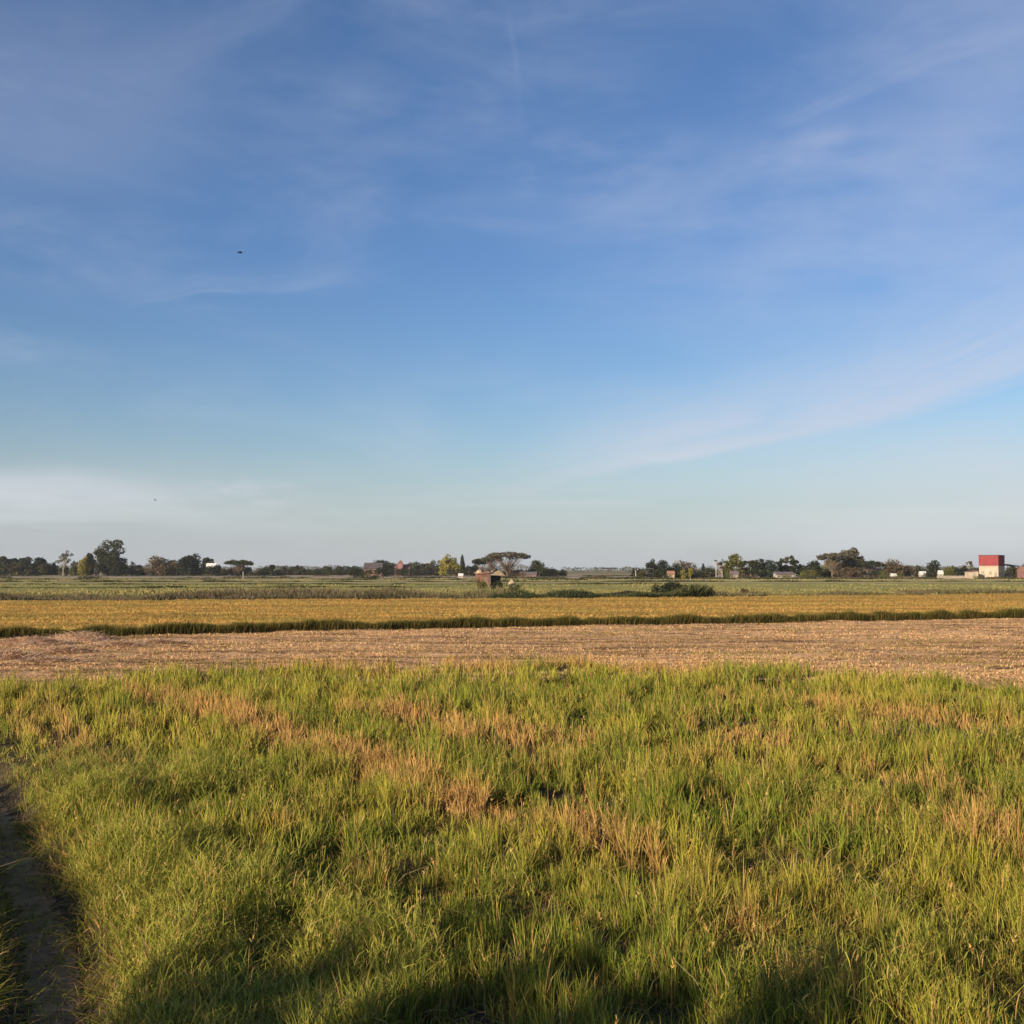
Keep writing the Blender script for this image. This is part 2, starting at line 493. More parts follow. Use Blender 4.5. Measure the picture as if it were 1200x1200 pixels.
def crop_tufts(x, y, per, hscale, wscale, rng, upright=1.0):
    """tufts of grown-out rice at x, y"""
    n = len(x)
    dry = dryness(x, y); lush = lushness(x, y); ho = holes(x, y)
    hh = (0.34 + 0.24 * fbm(x * 0.9, y * 0.9, 51, 3)) * rng.uniform(0.62, 1.28, n)
    hh *= (1 - 0.62 * ho) * (1 - 0.22 * lush)
    hh *= lerp(.42, 1.15, sstep(fbm(x * 2.4, y * 1.6, 55, 2), .30, .60))
    pd = np.abs(x - path_center(y)) - path_half(y)
    hh *= lerp(0.30, 1.0, np.where(y < 18, sstep(pd, 0.0, 0.75), 1.0))
    idx = np.repeat(np.arange(n), per)
    N = len(idx)
    r = rng.uniform(0, 0.050, N) * (1 + 1.2 * lush[idx]); a = rng.uniform(0, 2 * PI, N)
    px = x[idx] + r * np.cos(a); py = y[idx] + r * np.sin(a)
    root = np.stack([px, py, ground_z(px, py) - 0.01], 1)
    h = hh[idx] * hscale * rng.uniform(0.55, 1.12, N)
    D = dry[idx] * rng.uniform(0.45, 1.25, N); Lh = lush[idx]
    phi = np.where(rng.uniform(0, 1, N) < 0.75, a + rng.normal(0, .5, N), rng.uniform(0, 2 * PI, N))
    lean = np.abs(rng.normal(0.05, 0.06, N)) * (1 + 1.6 * Lh) * upright + 0.02
    stray = rng.uniform(0, 1, N) < 0.035
    lean = np.where(stray, rng.uniform(0.4, 0.9, N), lean)
    droop = np.clip(rng.normal(0.10, 0.10, N), 0, 0.45) + 0.12 * Lh
    wd = rng.uniform(0.0045, 0.0095, N) * wscale * (1 - 0.15 * Lh)
    face = rng.normal(0, 0.75, N)
    g = rng.uniform(0, 1, N)[:, None]
    mixn = sstep(fbm(px * 0.7, py * 0.7, 61, 4), 0.32, 0.66)[:, None]
    green = lerp(G_FRESH, G_YEL, np.clip(mixn * 0.75 + g * 0.45 - 0.12, 0, 1))
    green = lerp(green, G_DEEP, (rng.uniform(0, 1, N)[:, None] < 0.24) * 0.8)
    green = lerp(green, np.array([0.22, 0.27, 0.055]), Lh[:, None] * 0.6)
    dc = lerp(DRY, DRY2, rng.uniform(0, 1, N)[:, None])
    dm = sstep(D, 0.42, 0.75)[:, None] * (1 - 0.55 * Lh[:, None])
    dm = np.maximum(dm, (rng.uniform(0, 1, N) < 0.13)[:, None] * 0.85)
    tip = lerp(green, dc, dm)
    tip = lerp(tip, dc, np.clip(D - 0.15, 0, 1)[:, None] * 0.35) * rng.uniform(0.75, 1.2, N)[:, None]
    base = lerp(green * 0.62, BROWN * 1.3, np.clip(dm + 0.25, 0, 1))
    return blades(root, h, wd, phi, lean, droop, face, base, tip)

def keep(x, y, margin=0.05, edge_noise=2.0):
    d = np.abs(x - path_center(y))
    on_path = (d < path_half(y) + margin + 0.12 * (vnoise(x * 4, y * 4, 71) - 0.5)) & (y < 17)
    e = near_edge(x) + edge_noise * (fbm(x * 0.5, y * 0.5, 81, 3) - 0.5) * 2
    return (~on_path) & (y < e)

parts = []
for (y0, y1, dens, per, hs, ws) in [(4.0, 9.5, 105, 20, .76, 0.82), (9.5, 15, 74, 14, .82, 1.15), (15, 24, 44, 12, .9, 1.6), (24, 34, 24, 11, 1.0, 2.2)]:
    x, y = wedge_points(y0, y1, dens)
    k = keep(x, y) & (RNG.uniform(0, 1, len(x)) > 0.72 * holes(x, y) + .5 * sstep(fbm(x * 2.4, y * 1.6, 55, 2), .40, .26)) & (y > 4.6 + 0.4 * vnoise(x, y, 5))
    parts.append(crop_tufts(x[k], y[k], per, hs, ws, RNG))
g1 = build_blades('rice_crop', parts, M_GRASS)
tag(g1, 'uneven green and yellowing rice crop with dry orange streaks filling the foreground', 'rice crop', kind='stuff')

# creeping short grass around the roots and along the track
parts = []
x, y = wedge_points(3.2, 12, 260)
d = np.abs(x - path_center(y))
k = ((d > path_half(y) * 0.55) | (RNG.uniform(0, 1, len(x)) < 0.5)) & (RNG.uniform(0, 1, len(x)) < np.where(d < path_half(y) + .5, .9, 0.5))
x = x[k]; y = y[k]; idx = np.repeat(np.arange(len(x)), 5); N = len(idx)
px = x[idx] + RNG.normal(0, .03, N); py = y[idx] + RNG.normal(0, .03, N)
root = np.stack([px, py, ground_z(px, py) - 0.005], 1)
gcol = lerp(G_FRESH * .8, G_YEL * 0.8, RNG.uniform(0, 1, N)[:, None]); gcol = lerp(gcol, DRY2 * .8, (RNG.uniform(0, 1, N)[:, None] < 0.42) * 1.0)
parts.append(blades(root, RNG.uniform(0.05, 0.17, N), RNG.uniform(.004, .008, N), RNG.uniform(0, 2 * PI, N), np.abs(RNG.normal(.6, .4, N)),
                    RNG.uniform(.1, .5, N), RNG.uniform(0, PI, N), gcol * .6, gcol))
# long arching dead leaves lying over the crop near the bank
x, y = wedge_points(5.0, 11, 3)
k = keep(x, y); x = x[k]; y = y[k]; N = len(x)
root = np.stack([x, y, ground_z(x, y) + 0.10], 1)
dc = lerp(DRY2, np.array([.40, .34, .18]), RNG.uniform(0, 1, N)[:, None])
parts.append(blades(root, RNG.uniform(.18, .36, N), RNG.uniform(.006, .010, N), RNG.uniform(0, 2 * PI, N), RNG.uniform(.25, .8, N),
                    RNG.uniform(.2, .55, N), RNG.normal(0, .8, N), dc * .7, dc))
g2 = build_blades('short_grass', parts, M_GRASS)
tag(g2, 'short creeping grass and dead leaves around the roots and along the bare track', 'grass', kind='stuff')

# dry litter fallen across the track
x = path_center(yy := RNG.uniform(4.5, 15, 2600)) + RNG.normal(0, .30, 2600); y = yy; N = 2600
lc = lerp(np.array([.45, .32, .17]), np.array([.22, .15, .08]), RNG.uniform(0, 1, N)[:, None])
li = build_blades('dry_litter', [blades(np.stack([x, y, ground_z(x, y) + .012], 1), RNG.uniform(.03, .06, N), RNG.uniform(.004, .009, N), RNG.uniform(0, 2 * PI, N),
     RNG.uniform(.8, 2.6, N), RNG.uniform(0, .8, N), RNG.uniform(0, PI, N), lc, lc)], M_STRAW)
tag(li, 'bits of dry straw fallen across the bare track at the lower left', 'litter', kind='stuff')

# small leafed weeds mounded over the crop at the near left and here and there along the bank
x, y = wedge_points(4.6, 13, 420)
k = (lushness(x, y) + .22 * sstep(fbm(x * .8, y * .8, 171, 3), .55, .7) > RNG.uniform(.1, .75, len(x))) & (np.abs(x - path_center(y)) > path_half(y) + .12)
x = x[k]; y = y[k]; idx = np.repeat(np.arange(len(x)), 9); N = len(idx)
hgt = (.08 + .42 * sstep(fbm(x * 1.3, y * 1.1, 173, 3), .25, .75)) * (1 - .7 * holes(x, y)) * sstep(np.abs(x - path_center(y)) - path_half(y), -.1, .7)
px = x[idx] + RNG.normal(0, .04, N); py = y[idx] + RNG.normal(0, .04, N)
root = np.stack([px, py, ground_z(px, py) + hgt[idx] * RNG.uniform(.35, 1.1, N)], 1)
wc = lerp(np.array([.17, .20, .035]), np.array([.44, .41, .075]), RNG.uniform(0, 1, N)[:, None]); wc = lerp(wc, DRY2, (RNG.uniform(0, 1, N)[:, None] < .12) * 1.)
wsel = RNG.uniform(0, 1, N) < .5
wp = [blades(root[~wsel] * np.array([1, 1, 1]) - np.array([0, 0, .05]), RNG.uniform(.10, .20, N)[~wsel], RNG.uniform(.004, .007, N)[~wsel], RNG.uniform(0, 2 * PI, N)[~wsel], np.abs(RNG.normal(.15, .2, N))[~wsel], RNG.uniform(0, .5, N)[~wsel], RNG.normal(0, .8, N)[~wsel], wc[~wsel] * .6, wc[~wsel])]
root = root[wsel]; wc = wc[wsel]; N = len(wc)
wp += [blades(root, RNG.uniform(.025, .065, N), RNG.uniform(.005, .010, N), RNG.uniform(0, 2 * PI, N), np.abs(RNG.normal(.5, .5, N)), RNG.uniform(0, .6, N), RNG.uniform(0, PI, N), wc * .8, wc)]
N = len(x)       # their stems
root = np.stack([x, y, ground_z(x, y)], 1)
wp.append(blades(root, hgt * 1.05, np.full(N, .004), RNG.uniform(0, 2 * PI, N), RNG.uniform(0, .25, N), np.zeros(N), RNG.uniform(0, PI, N), np.tile(G_DEEP, (N, 1)), np.tile(G_FRESH, (N, 1))))
g3 = build_blades('leafy_weeds', wp, M_GRASS)
tag(g3, 'fresh green small leafed weeds mounded over the crop at the near left', 'weeds', kind='stuff')
# ripe seed heads standing above the crop
x, y = wedge_points(5.5, 22, 5)
k = keep(x, y) & (RNG.uniform(0, 1, len(x)) < .3 + dryness(x, y)); x = x[k]; y = y[k]; N = len(x)
zt = ground_z(x, y) + RNG.uniform(.24, .36, N)
hc = lerp(np.array([.46, .33, .12]), np.array([.52, .30, .10]), RNG.uniform(0, 1, N)[:, None])
ph_ = RNG.uniform(0, 2 * PI, N); sh = [blades(np.stack([x, y, ground_z(x, y)], 1), zt - ground_z(x, y) + .01, np.full(N, .004), ph_, np.full(N, .02), np.zeros(N), RNG.normal(0, .6, N), hc * .5, hc * .8)]
idx = np.repeat(np.arange(N), 9); M = len(idx); tt = RNG.uniform(0, 1, M)
sh.append(blades(np.stack([x[idx] + np.cos(ph_[idx]) * (.02 + tt * .035), y[idx] + np.sin(ph_[idx]) * (.02 + tt * .035), zt[idx] + tt * .075], 1), RNG.uniform(.018, .03, M), RNG.uniform(.006, .010, M),
                 RNG.uniform(0, 2 * PI, M), RNG.uniform(.1, .6, M), RNG.uniform(0, .3, M), RNG.uniform(0, PI, M), hc[idx], hc[idx] * 1.05))
g4 = build_blades('seed_heads', sh, M_STRAW)
tag(g4, 'thin tan seed heads standing just above the foreground crop', 'seed heads', kind='stuff')

# the bare track itself (the soil shows there as part of the ground) gets its own sheet
def path_strip():
    ys = np.linspace(3.0, 15.5, 120); u = np.linspace(-1, 1, 14)
    Y = np.repeat(ys[:, None], 14, 1); X = path_center(Y) + u[None] * path_half(Y) * 0.95
    Z = ground_z(X, Y) + 0.008 + 0.035 * (fbm(X * 9, Y * 9, 91, 3) - .35) - .05 * np.abs(u[None]) ** 6
    V = np.stack([X, Y, Z], -1).reshape(-1, 3)
    i = (np.arange(119)[:, None] * 14 + np.arange(13)[None]).ravel()
    loops = np.stack([i, i + 1, i + 15, i + 14], 1).ravel()
    m = principled('track_soil', (0.36, 0.22, 0.12), 0.95, 9.0, col2=(0.17, 0.105, 0.06), bump=1.0)
    o = np_mesh('path', V, loops, np.arange(len(i)) * 4, np.full(len(i), 4), m, None, None, True)
    o['kind'] = 'structure'
path_strip()

# ------------------------------------------------------------------ harvested stubble field
LINE_B = [at_ground(X, Y) for X, Y in [(-600, 772), (0, 750), (150, 747), (300, 743), (600, 736), (900, 731), (1200, 726), (1900, 717)]]
lb_x, lb_y = map(np.array, zip(*LINE_B))
def gold_front(x): return np.interp(x, lb_x, lb_y) + 0.9 * (fbm(x * 0.35, x * 0 + 3, 15, 4) - 0.5)
def stubble_z(x, y):
    e = (y - near_edge(x)) / 4.0
    return ground_z(x, y) + 0.02 + 0.10 * (fbm(x * 0.8, y * 1.2, 101, 4) - 0.4) + 0.05 * fbm(x * 3, y * 4, 105, 3) + 0.07 * sstep(np.cos(2 * PI * (y - x * .15 + 1.5 * fbm(x * .12, y * .3, 108, 3)) / 2.3), .1, 1) * fbm(x * .6, y * 1.5, 107, 3)
def stubble_material():
    m = bpy.data.materials.new('straw_litter'); m.use_nodes = True
    t = NT(m.node_tree); b = t.n['Principled BSDF']; b.inputs['Roughness'].default_value = 0.95
    b.inputs['Specular IOR Level'].default_value = 0.05
    g = t.new('ShaderNodeNewGeometry')
    mp = t.new('ShaderNodeMapping'); mp.inputs['Scale'].default_value = (0.16, 1.3, 1.0); t.l.new(g.outputs['Position'], mp.inputs[0])
    n1 = t.noise(mp.outputs[0], 1.0, 6, 0.65); n2 = t.noise(g.outputs['Position'], 6.0, 6, 0.7)
    c = t.mix(t.smooth(n2, 0.3, 0.7), (0.46, 0.27, 0.145, 1), (0.72, 0.46, 0.25, 1))
    c = t.mix(t.smooth(n1, 0.50, 0.60), c, (0.17, 0.10, 0.06, 1))
    t.put(b.inputs['Base Color'], c)
    bp = t.new('ShaderNodeBump'); bp.inputs['Strength'].default_value = 1.0; bp.inputs['Distance'].default_value = 0.08
    t.l.new(n2, bp.inputs['Height']); t.l.new(bp.outputs[0], b.inputs['Normal'])
    return m
xs = np.linspace(-45, 60, 420)
front = [(a, near_edge(a) - 2.5) for a in xs]; back = [(a * 1.25, gold_front(a * 1.25) + 2.0) for a in xs]
strip('stubble_field', front, back, 420, 130, stubble_z, stubble_material())

rs = np.random.default_rng(5)
N0 = 70000
y = rs.uniform(17, 64, N0 * 3); x = rs.uniform(-1, 1, N0 * 3) * (0.62 * y + 2)
k = (y > near_edge(x) - 2.0) & (y < gold_front(x) + 0.3) & (rs.uniform(0, 1, len(x)) < 30.0 / y)
x = x[k]; y = y[k]; N = len(x)
rows = np.cos(2 * PI * (y * 0.95 + x * 0.18) / 0.55)
k = (rows > -0.5) | (rs.uniform(0, 1, N) < .45)
x = x[k]; y = y[k]; N = len(x)
k = rs.uniform(0, 1, N) > .8 * sstep(fbm(x * .45, y * 1.6, 113, 3), .52, .64)      # bare dark scrapes between the straw
x = x[k]; y = y[k]; N = len(x)
idx = np.repeat(np.arange(N), 4); N = len(idx)
px = x[idx] + rs.normal(0, .06, N); py = y[idx] + rs.normal(0, .06, N)
root = np.stack([px, py, stubble_z(px, py) - 0.02], 1)
flat = rs.uniform(0, 1, N) < 0.72
lum = (0.62 + 0.62 * sstep(fbm(px * .16, py * 1.3, 111, 4), .34, .56))[:, None]
sc = lerp(np.array([.64, .42, .235]), np.array([.54, .33, .165]), rs.uniform(0, 1, N)[:, None]) * lum
sc = lerp(sc, np.array([.12, .075, .05]), (rs.uniform(0, 1, N)[:, None] < 0.12) * 1.0)
sc = lerp(sc, G_YEL * .9, ((rs.uniform(0, 1, N) < 0.10 + .25 * sstep(vnoise(px * .3, py * .3, 7), .6, .9)))[:, None] * .8)
pt = [blades(root, np.where(flat, .08, rs.uniform(.05, .12, N)), rs.uniform(.014, .028, N), rs.uniform(0, 2 * PI, N),
             np.where(flat, rs.uniform(1.0, 2.6, N), rs.uniform(.0, .3, N)), rs.uniform(0, .3, N), rs.uniform(0, PI, N), sc * .8, sc)]
st = build_blades('rice_stubble', pt, M_STRAW)
tag(st, 'pinkish tan cut rice stubble and loose straw beyond the green crop', 'stubble', kind='stuff')

# straw heap at the left end of the stubble field
def mound(name, cx, cy, rx, ry, h, seed, mat, rz=0.0):
    na, nr = 40, 14; vs = []; fs = []
    for j in range(nr):
        r = j / (nr - 1)
        for i in range(na):
            a = 2 * PI * i / na
            rr = r * (1 + 0.25 * (vnoise(np.array(math.cos(a) * 2 + 5), np.array(math.sin(a) * 2 + 5), seed) - .5))
            x_ = math.cos(a) * rr * rx; y_ = math.sin(a) * rr * ry
            z_ = h * (1 - r ** 1.7) * (0.75 + 0.5 * float(fbm(np.array(x_ * 1.6), np.array(y_ * 1.6), seed, 3))) - 0.06
            vs.append((x_, y_, z_))
    for j in range(nr - 1):
        for i in range(na):
            a = j * na + i; b = j * na + (i + 1) % na
            fs.append((a, a + na, b + na, b))
    mb = MB(); mb.add(vs, fs); o = mb.build(name, mat, None, True)
    o.location = (cx, cy, float(ground_z(cx, cy)) + 0.03); o.rotation_euler[2] = rz
    return o
M_HEAP = principled('heaped_straw', (0.62, 0.41, 0.28), 0.95, 5.0, col2=(0.40, 0.26, 0.17), bump=1.0)
def straw_pile(X, Y, rx, ry, h, seed, label):
    cx, cy = at_ground(X, Y)
    h = h * .72; ry = ry * 1.15
    e = mound('straw_pile', cx, cy, rx, ry, h, seed, M_HEAP, 0.2)
    r2 = np.random.default_rng(seed); n = 900
    a = r2.uniform(0, 2 * PI, n); r = np.sqrt(r2.uniform(0, 1, n)) * .95
    px = np.cos(a) * r * rx; py = np.sin(a) * r * ry
    pz = h * (1 - r ** 1.7) * .95 - .04
    scol = lerp(np.array([.66, .45, .31]), np.array([.42, .28, .18]), r2.uniform(0, 1, n)[:, None])
    b = build_blades('loose_straw', [blades(np.stack([px, py, pz], 1), r2.uniform(.08, .2, n), r2.uniform(.02, .035, n), r2.uniform(0, 2 * PI, n),
                     r2.uniform(.6, 2.2, n), r2.uniform(0, .4, n), r2.uniform(0, PI, n), scol, scol)], M_STRAW, e)
    b['kind'] = 'stuff'
    tag(e, label, 'straw pile', 'piles of cut straw at the left of the stubble field')
straw_pile(93, 753, 1.6, 1.0, .55, 1, 'largest pinkish straw pile against the ripe rice edge at the far left')
straw_pile(35, 758, 1.5, .8, .42, 2, 'low straw pile nearest the left edge of the photo')
straw_pile(78, 768, 1.0, .6, .32, 3, 'small shadowed straw pile in front of the largest straw pile')
straw_pile(138, 761, 1.1, .6, .28, 4, 'flattened straw pile right of the small shadowed one')

straw_pile(12, 775, 1.1, .5, .34, 6, 'shaded straw pile at the very left edge of the stubble')
straw_pile(185, 757, 1.2, .5, .22, 7, 'thin straw pile farthest to the right of the heap group')
straw_pile(60, 780, .9, .4, .24, 8, 'straw pile closest to the green crop at the left')

# ------------------------------------------------------------------ ripe golden rice field
LINE_C = [at_ground(X, Y, 0.5) for X, Y in [(-700, 707), (0, 703), (300, 701), (600, 699.5), (820, 698), (900, 697), (1200, 694.5), (1900, 690)]]
lc_x, lc_y = map(np.array, zip(*LINE_C))
def gold_back(x): return np.interp(x, lc_x, lc_y)
RH = 0.52
def gold_z(x, y):
    edge = sstep(y - gold_front(x), 0.0, 0.5) * sstep(gold_back(x) - y, 0.0, 0.6)
    return ground_z(x, y) - 0.3 * (1 - edge) + edge * (RH - 0.12 + 0.10 * (fbm(x * .5, y * .8, 121, 4) - .5) * 2 + .05 * (fbm(x * 4, y * 4, 125, 2) - .5))
def gold_material():
    m = bpy.data.materials.new('ripe_rice_canopy'); m.use_nodes = True
    t = NT(m.node_tree); b = t.n['Principled BSDF']; b.inputs['Roughness'].default_value = 1.0
    b.inputs['Specular IOR Level'].default_value = 0.0
    g = t.new('ShaderNodeNewGeometry')
    n1 = t.noise(g.outputs['Position'], 0.3, 5, 0.6); n2 = t.noise(g.outputs['Position'], 8.0, 5, 0.7)
    c = t.mix(t.smooth(n1, 0.35, 0.65), (0.46, 0.29, 0.085, 1), (0.39, 0.275, 0.075, 1))
    c = t.mix(t.smooth(n2, 0.3, 0.6), (0.14, 0.11, 0.03, 1), c)
    t.put(b.inputs['Base Color'], c)
    return m
xs = np.linspace(-60, 75, 500)
strip('rice_field', [(a, gold_front(a) + 0.2) for a in xs], [(a * 1.35, gold_back(a * 1.35)) for a in xs], 500, 160, gold_z, gold_material())
rg = np.random.default_rng(9)
def gold_blades(N0, edge=False):
    if edge:
        x = rg.uniform(-62, 72, N0); x = x * rg.uniform(.3, 1, N0) ** .3
        y = gold_front(x) + np.abs(rg.normal(0, .45, N0)) - .08
    else:
        y = rg.uniform(40, 112, N0); x = rg.uniform(-1, 1, N0) * (.62 * y + 3)
        k = (y > gold_front(x) + .3) & (y < gold_back(x)) & (rg.uniform(0, 1, N0) < 48.0 / y)
        x = x[k]; y = y[k]
    N = len(x)
    z0 = ground_z(x, y) if edge else gold_z(x, y) - .10
    root = np.stack([x, y, z0], 1)
    gr = sstep(fbm(x * .25, y * .5, 131, 3), .45, .75)
    if edge:
        hv = RH * lerp(.6, 1.4, fbm(x * 1.1, y * 0, 141, 4))
        h = hv * rg.uniform(.8, 1.15, N)
        base = lerp(np.array([.030, .032, .012]), np.array([.07, .045, .02]), rg.uniform(0, 1, N)[:, None])
        tipc = lerp(np.array([.13, .12, .025]), np.array([.30, .21, .05]), rg.uniform(0, 1, N)[:, None] ** 1.5)
        green = (rg.uniform(0, 1, N) < .5)[:, None]
        tipc = lerp(tipc, np.array([.045, .060, .015]), green * .85)
        return blades(root, h, rg.uniform(.016, .03, N), rg.uniform(0, 2 * PI, N), np.abs(rg.normal(.06, .08, N)), rg.uniform(0, .2, N), rg.normal(0, .7, N), base, tipc)
    h = rg.uniform(.10, .24, N)
    c = lerp(np.array([.56, .345, .11]), np.array([.50, .285, .085]), rg.uniform(0, 1, N)[:, None])
    c = lerp(c, np.array([.36, .32, .08]), (gr * .55)[:, None])
    c = c * (0.72 + .42 * sstep(fbm(x * .05, y * .6, 151, 3), .3, .65))[:, None]
    return blades(root, h, rg.uniform(.03, .06, N), rg.uniform(0, 2 * PI, N), rg.uniform(.1, .6, N), rg.uniform(0, .35, N), rg.normal(0, .7, N), c * .9, c)
gb = build_blades('ripe_rice', [gold_blades(420000), gold_blades(90000, True)], M_RIPE)
tag(gb, 'ripe golden rice in a long band with a dark green cut edge beyond the stubble', 'ripe rice', kind='stuff')

# ------------------------------------------------------------------ farther paddies, banks, weeds
def px_line(pts, z=0.0): return [at_ground(X, Y, z) for X, Y in pts]
def far_strip(name, f, b, col, col2, lift, sc=0.05):
    m = principled(name + '_cover', col, 1.0, sc, col2=col2, spec=0.0)
    gz = lambda x, y: 0 * x
    strip(name, f, b, 60, 8, gz, m, lift)
def yline(y0, y1, x0=-1.1, x1=1.1, slope=0.0):
    """a straight edge across the plain at distance y0 (left) .. y1 (right)"""
    return [(x0 * y0, y0), (0, (y0 + y1) / 2), (x1 * y1, y1)]
far_strip('green_paddy', yline(84, 104), yline(205, 205), (0.32, 0.29, 0.11), (0.24, 0.23, 0.09), 0.12, 0.04)
far_strip('pale_paddy', yline(205, 206), yline(330, 330), (0.38, 0.34, 0.16), (0.33, 0.27, 0.14), 0.13, 0.03)
far_strip('dry_paddy', yline(330, 331), yline(640, 640), (0.36, 0.30, 0.22), (0.32, 0.27, 0.18), 0.14, 0.015)

def weeds(name, label, cat, lines, seed, dens_scale=1.0):
    """lines: (x0,y0,x1,y1, depth, height, n, colours)"""
    r = np.random.default_rng(seed); P = []
    for (x0, y0, x1, y1, dep, hh, n, cA, cB, wd) in lines:
        n = int(n * dens_scale)
        t = r.uniform(0, 1, n); x = lerp(x0, x1, t); y = lerp(y0, y1, t) + r.uniform(-.5, .5, n) * dep
        hv = hh * (0.35 + 1.1 * sstep(fbm(x * .15, y * .05, seed + 3, 4), .3, .75))
        h = hv * r.uniform(.5, 1.1, n)
        c = lerp(np.array(cA), np.array(cB), np.clip(fbm(x * .2, y * .2, seed + 7, 3)[:, None] * 1.6 - .4 + r.normal(0, .25, n)[:, None], 0, 1))
        P.append(blades(np.stack([x, y, 0 * x + .08], 1), h, r.uniform(.6, 1.4, n) * wd, r.uniform(0, 2 * PI, n), np.abs(r.normal(.2, .15, n)),
                        r.uniform(0, .3, n), r.normal(0, .8, n), c * .7, c))
    o = build_blades(name, P, M_LEAF)
    tag(o, label, cat, kind='stuff')
DG = (.035, .045, .02); OL = (.15, .145, .055); BR = (.14, .105, .07); PG = (.24, .225, .085); RB = (.17, .09, .06)
xl, yl = at_ground(-250, 700, .3); xm, ym = at_ground(830, 697.5, .3); xr, yr = at_ground(1450, 692, .3)
a0 = at_ground(690, 698, .3); a1 = at_ground(835, 697, .3)
weeds('bank_weeds', 'rough brown and green weeds on the bank behind the golden rice', 'weeds',
      [(xl, yl + 3, 0, 90, 7, .75, 26000, (.09, .085, .04), BR, .07), (xl, yl + 6, 0, 94, 8, 1.0, 14000, BR, OL, .07),
       (0, 90, xm, ym + 3, 6, .95, 15000, DG, OL, .10), (xm, ym + 3, xr, yr + 4, 6, .5, 12000, OL, BR, .10),
       (a0[0], a0[1] + 3, a1[0], a1[1] + 3, 5, .85, 9000, (.022, .028, .018), (.06, .05, .035), .09),
       (-2, 88, 7, 90, 5, 1.0, 3500, DG, DG, .09)], 3)
weeds('paddy_grass', 'pale green grass of the far paddies with dark bank lines between them', 'grass',
      [(-80, 118, 80, 125, 26, .35, 16000, PG, (.25, .20, .08), .12), (-110, 165, 110, 165, 60, .25, 16000, PG, (.27, .245, .10), .16),
       (-115, 188, 30, 192, 2, .38, 7000, DG, OL, .16), (-140, 226, 140, 236, 2.0, .5, 12000, DG, OL, .18),
       (-100, 150, -30, 152, 2, .4, 2500, DG, OL, .16),
       (-150, 275, 160, 280, 70, .3, 12000, PG, (.3, .25, .14), .2), (-150, 275, 20, 270, 2, .45, 6000, DG, DG, .16), (-130, 156, -10, 159, 2, .32, 5000, DG, DG, .14),
       (-190, 322, 190, 318, 4, .75, 14000, DG, BR, .25), (20, 300, 190, 296, 4, .7, 7000, DG, BR, .25),
       (-260, 430, 60, 440, 6, .6, 9000, DG, BR, .35)], 4)

# ------------------------------------------------------------------ trees
def leaf_cards(centers, radii, n, size, rng, shell=0.45, flat=1.0, cA=(.04, .055, .02), cB=(.09, .10, .03)):
    """leaf clumps spread through a set of blobs: each a small bent pair of triangles"""
    centers = np.array(centers); radii = np.array(radii)
    vol = radii.prod(1) ** .67
    which = rng.choice(len(centers), n, p=vol / vol.sum())
    d = rng.normal(0, 1, (n, 3)); d /= np.linalg.norm(d, axis=1)[:, None]
    r = rng.uniform(shell, 1, n) ** .6 * rng.normal(1, .10, n)
    pos = centers[which] + d * r[:, None] * radii[which]
    s = size * rng.uniform(.5, 1.3, n)
    u = rng.normal(0, 1, (n, 3)); u[:, 2] *= .6; u /= np.linalg.norm(u, axis=1)[:, None]
    v = np.cross(u, rng.normal(0, 1, (n, 3))); v /= np.linalg.norm(v, axis=1)[:, None]
    q = np.stack([pos - u * s[:, None], pos - v * s[:, None] * .55, pos + u * s[:, None], pos + v * s[:, None] * .55], 1)
    tone = rng.uniform(0, 1, len(centers))[which] * .7 + rng.uniform(0, 1, n) * .3
    col = lerp(np.array(cA), np.array(cB), tone[:, None])
    V = q.reshape(-1, 3); loops = np.arange(4 * n); st = np.arange(n) * 4
    return V, loops, st, np.full(n, 4), np.repeat(col, 4, 0)

PAL = {'dark': ((.014, .020, .013), (.034, .042, .022)), 'mid': ((.024, .032, .015), (.060, .066, .026)),
       'olive': ((.060, .066, .020), (.150, .150, .036)), 'yellow': ((.16, .15, .03), (.30, .25, .045)),
       'brown': ((.070, .052, .035), (.13, .095, .055)), 'blue': ((.022, .034, .028), (.045, .060, .042)),
       'grey': ((.060, .055, .042), (.11, .10, .07))}

